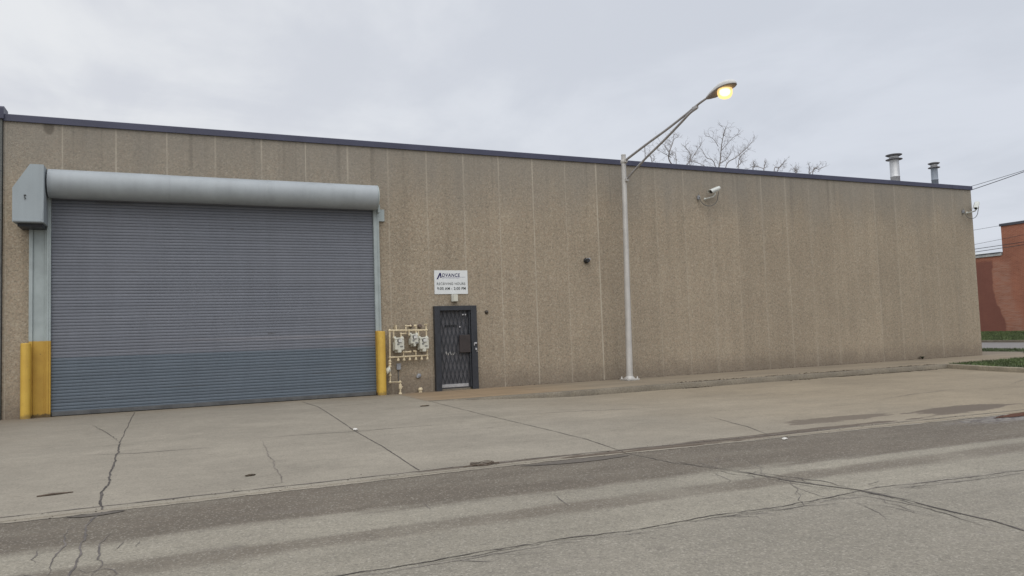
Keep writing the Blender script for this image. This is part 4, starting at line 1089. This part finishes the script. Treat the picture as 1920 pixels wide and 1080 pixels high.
# ------------------------------------------------------------------ litter and weeds
pts = []; rg = random.Random(2)
for i in range(46): pts.append((3.25 + .14 * math.cos(i * .41) + rg.gauss(0, .006), -10.17 + .11 * math.sin(i * .41) * (1 - i * .006), apron_z(3.25, -10.17) + .015 + .012 * math.sin(i * .9)))
q = MB(); q.tube(pts, .0035, 6); q.tube([(3.0, -10.22, apron_z(3, -10.22) + .01), (3.2, -10.24, apron_z(3, -10.24) + .02), (3.45, -10.20, apron_z(3.4, -10.2) + .01)], .006, 6)
tag(q.build('twig_coil', 'twig'), 'small loop of brown twigs lying at the gutter edge of the concrete', 'twig')
bm = bmesh.new(); bmesh.ops.create_icosphere(bm, subdivisions=3, radius=1)
for v in bm.verts: v.co = Vector((v.co.x * .035, v.co.y * .06, v.co.z * .02)) * (1 + .35 * mnoise.noise(v.co * 2.3))
q = MB(); q.frombm(bm, Matrix.Translation((2.60, -6.35, apron_z(2.6, -6.35) + .018)), True)
tag(q.build('paper_scrap', 'paper'), 'crumpled white paper scrap on the concrete joint before the shutter', 'litter')
bm = bmesh.new(); bmesh.ops.create_icosphere(bm, subdivisions=3, radius=1)
for v in bm.verts: v.co = Vector((v.co.x * .04, v.co.y * .025, v.co.z * .014)) * (1 + .4 * mnoise.noise(v.co * 2.1 + Vector((4, 0, 0))))
q = MB(); q.frombm(bm, Matrix.Translation((7.36, -10.72, STREET_Z + .015)), True)
tag(q.build('plastic_scrap', 'paper'), 'white scrap lying in the gutter right of the long street crack', 'litter')
q = MB(); q.tube([(-1.32, -9.3, apron_z(-1.3, -9.3) + .006), (-1.18, -9.29, apron_z(-1.18, -9.3) + .012), (-1.0, -9.25, apron_z(-1.0, -9.3) + .006)], [.008, .012, .006], 7)
tag(q.build('stick', 'twig'), 'short brown stick lying on the concrete at the far left', 'stick')
def flat_leaf(x, y, s, a):
    bm = bmesh.new(); bmesh.ops.create_icosphere(bm, subdivisions=3, radius=1)
    for v in bm.verts: v.co = Vector((v.co.x * s, v.co.y * s * .45, v.co.z * .012)) * (1 + .5 * mnoise.noise(v.co * 2.4 + Vector((x, y, 0))))
    q = MB(); q.frombm(bm, Matrix.Translation((x, y, apron_z(x, y) + .008)) @ Matrix.Rotation(a, 4, 'Z'), True); return q
tag(flat_leaf(.75, -9.35, .055, .3).build('dead_leaf', 'leaf'), 'brown dead leaf on the concrete in front of the shutter', 'leaf')
tag(flat_leaf(4.62, -3.6, .10, .2).build('dead_leaf', 'leaf'), 'brown dead leaf on the concrete in front of the gas meters', 'leaf')
# blown leaf litter along the kerb
V = []; F = []; g_ = np.random.default_rng(8)
def leaf_at(x, y, z, s):
    a = g_.uniform(0, 6.28); t1, t2 = g_.uniform(-.4, .4, 2); i = len(V); dx, dy = math.cos(a) * s, math.sin(a) * s
    V.extend([(x - dx, y - dy, z + .004), (x + dy * .5, y - dx * .5, z + .006 + abs(t1) * s), (x + dx, y + dy, z + .005), (x - dy * .5, y + dx * .5, z + .006 + abs(t2) * s)]); F.append((i, i + 1, i + 2, i + 3))
cl_ = [(12.2, .5), (12.6, .25), (13.5, .35), (14.8, .3), (16.2, .25), (17.0, .3), (17.6, .25), (19.4, .4), (20.2, .25), (20.9, .2)]
for cx_, sp in cl_:
    for i in range(55): leaf_at(cx_ + g_.normal(0, sp), KY + .09 + abs(g_.normal(0, .10)), .012, g_.uniform(.012, .035))
for cx_ in (18.0, 19.1, 19.7, 20.6, 15.9, 12.0, 17.2):
    for i in range(90):
        x = cx_ + g_.normal(0, .25); y = KY - .03 - abs(g_.normal(0, .06)); leaf_at(x, y, apron_z(x, y), g_.uniform(.012, .035))
for i in range(700):
    x = g_.uniform(8, 27); y = -.03 - abs(g_.normal(0, .05)); leaf_at(x, y, .004, g_.uniform(.01, .028))
for i in range(300):
    x = g_.uniform(-4, 12); y = gutter_y(x) + g_.normal(.05, .09); leaf_at(x, y, apron_z(x, max(y, gutter_y(x))) if y > gutter_y(x) else STREET_Z, g_.uniform(.004, .014))
mb = MB(); mb.add(V, F); stuff(mb.build('leaf_litter', 'leaf', fix=False))
def weed(x, y, z, s, n, seed, label):
    rg = random.Random(seed); q = MB(); vs = []; fs = []
    for i in range(n):
        a = rg.uniform(0, 6.28); l = s * rg.uniform(.5, 1.1); wd = .018; dx, dy = math.cos(a), math.sin(a); k = len(vs)
        for t, h_ in ((0, 0), (.5, .75), (1., .7)):
            ww = wd * (1 - t * .8); vs += [(x + dx * l * t - dy * ww, y + dy * l * t + dx * ww, z + h_ * l), (x + dx * l * t + dy * ww, y + dy * l * t - dx * ww, z + h_ * l)]
        fs += [(k, k + 1, k + 3, k + 2), (k + 2, k + 3, k + 5, k + 4)]
    q.add(vs, fs, True); return tag(q.build('weed', surf('weed_leaf', (.045, .055, .025), .3, 20, .8)), label, 'weed')
weed(24.1, -.10, .0, .13, 46, 3, 'small dark weed at the foot of the wall toward the right corner')
weed(26.2, -2.42, .0, .22, 60, 4, 'tuft of taller weeds at the back edge of the turf island')

# ------------------------------------------------------------------ sky and light
W_ = bpy.data.worlds.new('World'); sc.world = W_; W_.use_nodes = True
nt = W_.node_tree; nt.nodes.clear(); n = N(nt)
SUN_EL, SUN_AZ = 50, 200          # azimuth clockwise from +Y (north); light comes from behind the camera, left
out = n.node('ShaderNodeOutputWorld'); bg = n.node('ShaderNodeBackground'); bg.inputs[1].default_value = .10
nt.links.new(bg.outputs[0], out.inputs[0])
sky = n.node('ShaderNodeTexSky', sky_type='NISHITA'); sky.sun_disc = False; sky.sun_elevation = R(SUN_EL); sky.sun_rotation = R(SUN_AZ)
sky.air_density = 1.; sky.dust_density = 3.
dirv = n.node('ShaderNodeTexCoord').outputs['Generated']
x, y, z = n.xyz(dirv)
zc = n.m('MAXIMUM', z, .0)
# cloud deck sampled on a plane overhead so that it thins towards the horizon
den = n.m('ADD', zc, .16)
pl = n.comb(n.m('DIVIDE', x, den), n.m('DIVIDE', y, den), 0.)
cl1 = n.noise(1.1, 6, .55, v=pl, dist=.4)
cl2 = n.noise(2.6, 5, .55, v=n.scale(1., .55, 1, pl), dist=.3)
cf = n.m('ADD', n.m('MULTIPLY', cl1, .65), n.m('MULTIPLY', cl2, .35))
left = n.ramp(x, .75, -.25)       # brighter, thinner cloud over the left
dark = n.mix(left, (6.35, 6.70, 7.40), (6.95, 7.15, 7.65))
lite = n.mix(left, (7.0, 7.35, 8.05), (8.4, 8.55, 8.75))
cloud = n.mix(n.ramp(cf, .42, .59), dark, lite)
cloud = n.mix(n.m('MULTIPLY', n.ramp(z, .30, .16), n.m('MULTIPLY', left, .55)), cloud, (8.5, 8.6, 8.6))
up = n.ramp(z, .42, .95, 1., 2.05)
cloud = n.mix(1., cloud, n.comb(up, up, up), 'MULTIPLY')
below = n.ramp(z, -.02, .0)
cloud = n.mix(below, (2.2, 2.1, 2.0), cloud)
n.put(bg.inputs[0], n.mix(.94, sky.outputs[0], cloud))

sd = bpy.data.lights.new('sun', 'SUN'); sd.energy = 1.15; sd.angle = R(60); sd.color = (1., .96, .90)
so = bpy.data.objects.new('sun', sd); COL.objects.link(so)
d_ = Vector((math.sin(R(SUN_AZ)) * math.cos(R(SUN_EL)), math.cos(R(SUN_AZ)) * math.cos(R(SUN_EL)), math.sin(R(SUN_EL))))
so.rotation_euler = d_.to_track_quat('Z', 'Y').to_euler(); so.location = d_ * 50

# ------------------------------------------------------------------ camera
cam = bpy.data.cameras.new('camera'); co = bpy.data.objects.new('camera', cam); COL.objects.link(co)
yaw, pitch, roll = .42331545, .06028699, -.03423357
fwd = Vector((math.sin(yaw) * math.cos(pitch), math.cos(yaw) * math.cos(pitch), math.sin(pitch)))
rt_ = Vector((math.cos(yaw), -math.sin(yaw), 0)); up_ = rt_.cross(fwd)
r2 = rt_ * math.cos(roll) + up_ * math.sin(roll); u2 = -rt_ * math.sin(roll) + up_ * math.cos(roll)
mw = Matrix((( r2.x, u2.x, -fwd.x, 0), (r2.y, u2.y, -fwd.y, -18.40768), (r2.z, u2.z, -fwd.z, 1.42), (0, 0, 0, 1)))
co.matrix_world = mw
cam.sensor_width = 36; cam.sensor_fit = 'HORIZONTAL'; cam.lens = 26.25; cam.clip_end = 2000; cam.clip_start = .05
sc.camera = co
sc.view_settings.view_transform = 'Standard'; sc.view_settings.look = 'None'; sc.view_settings.exposure = 0.; sc.view_settings.gamma = 1.
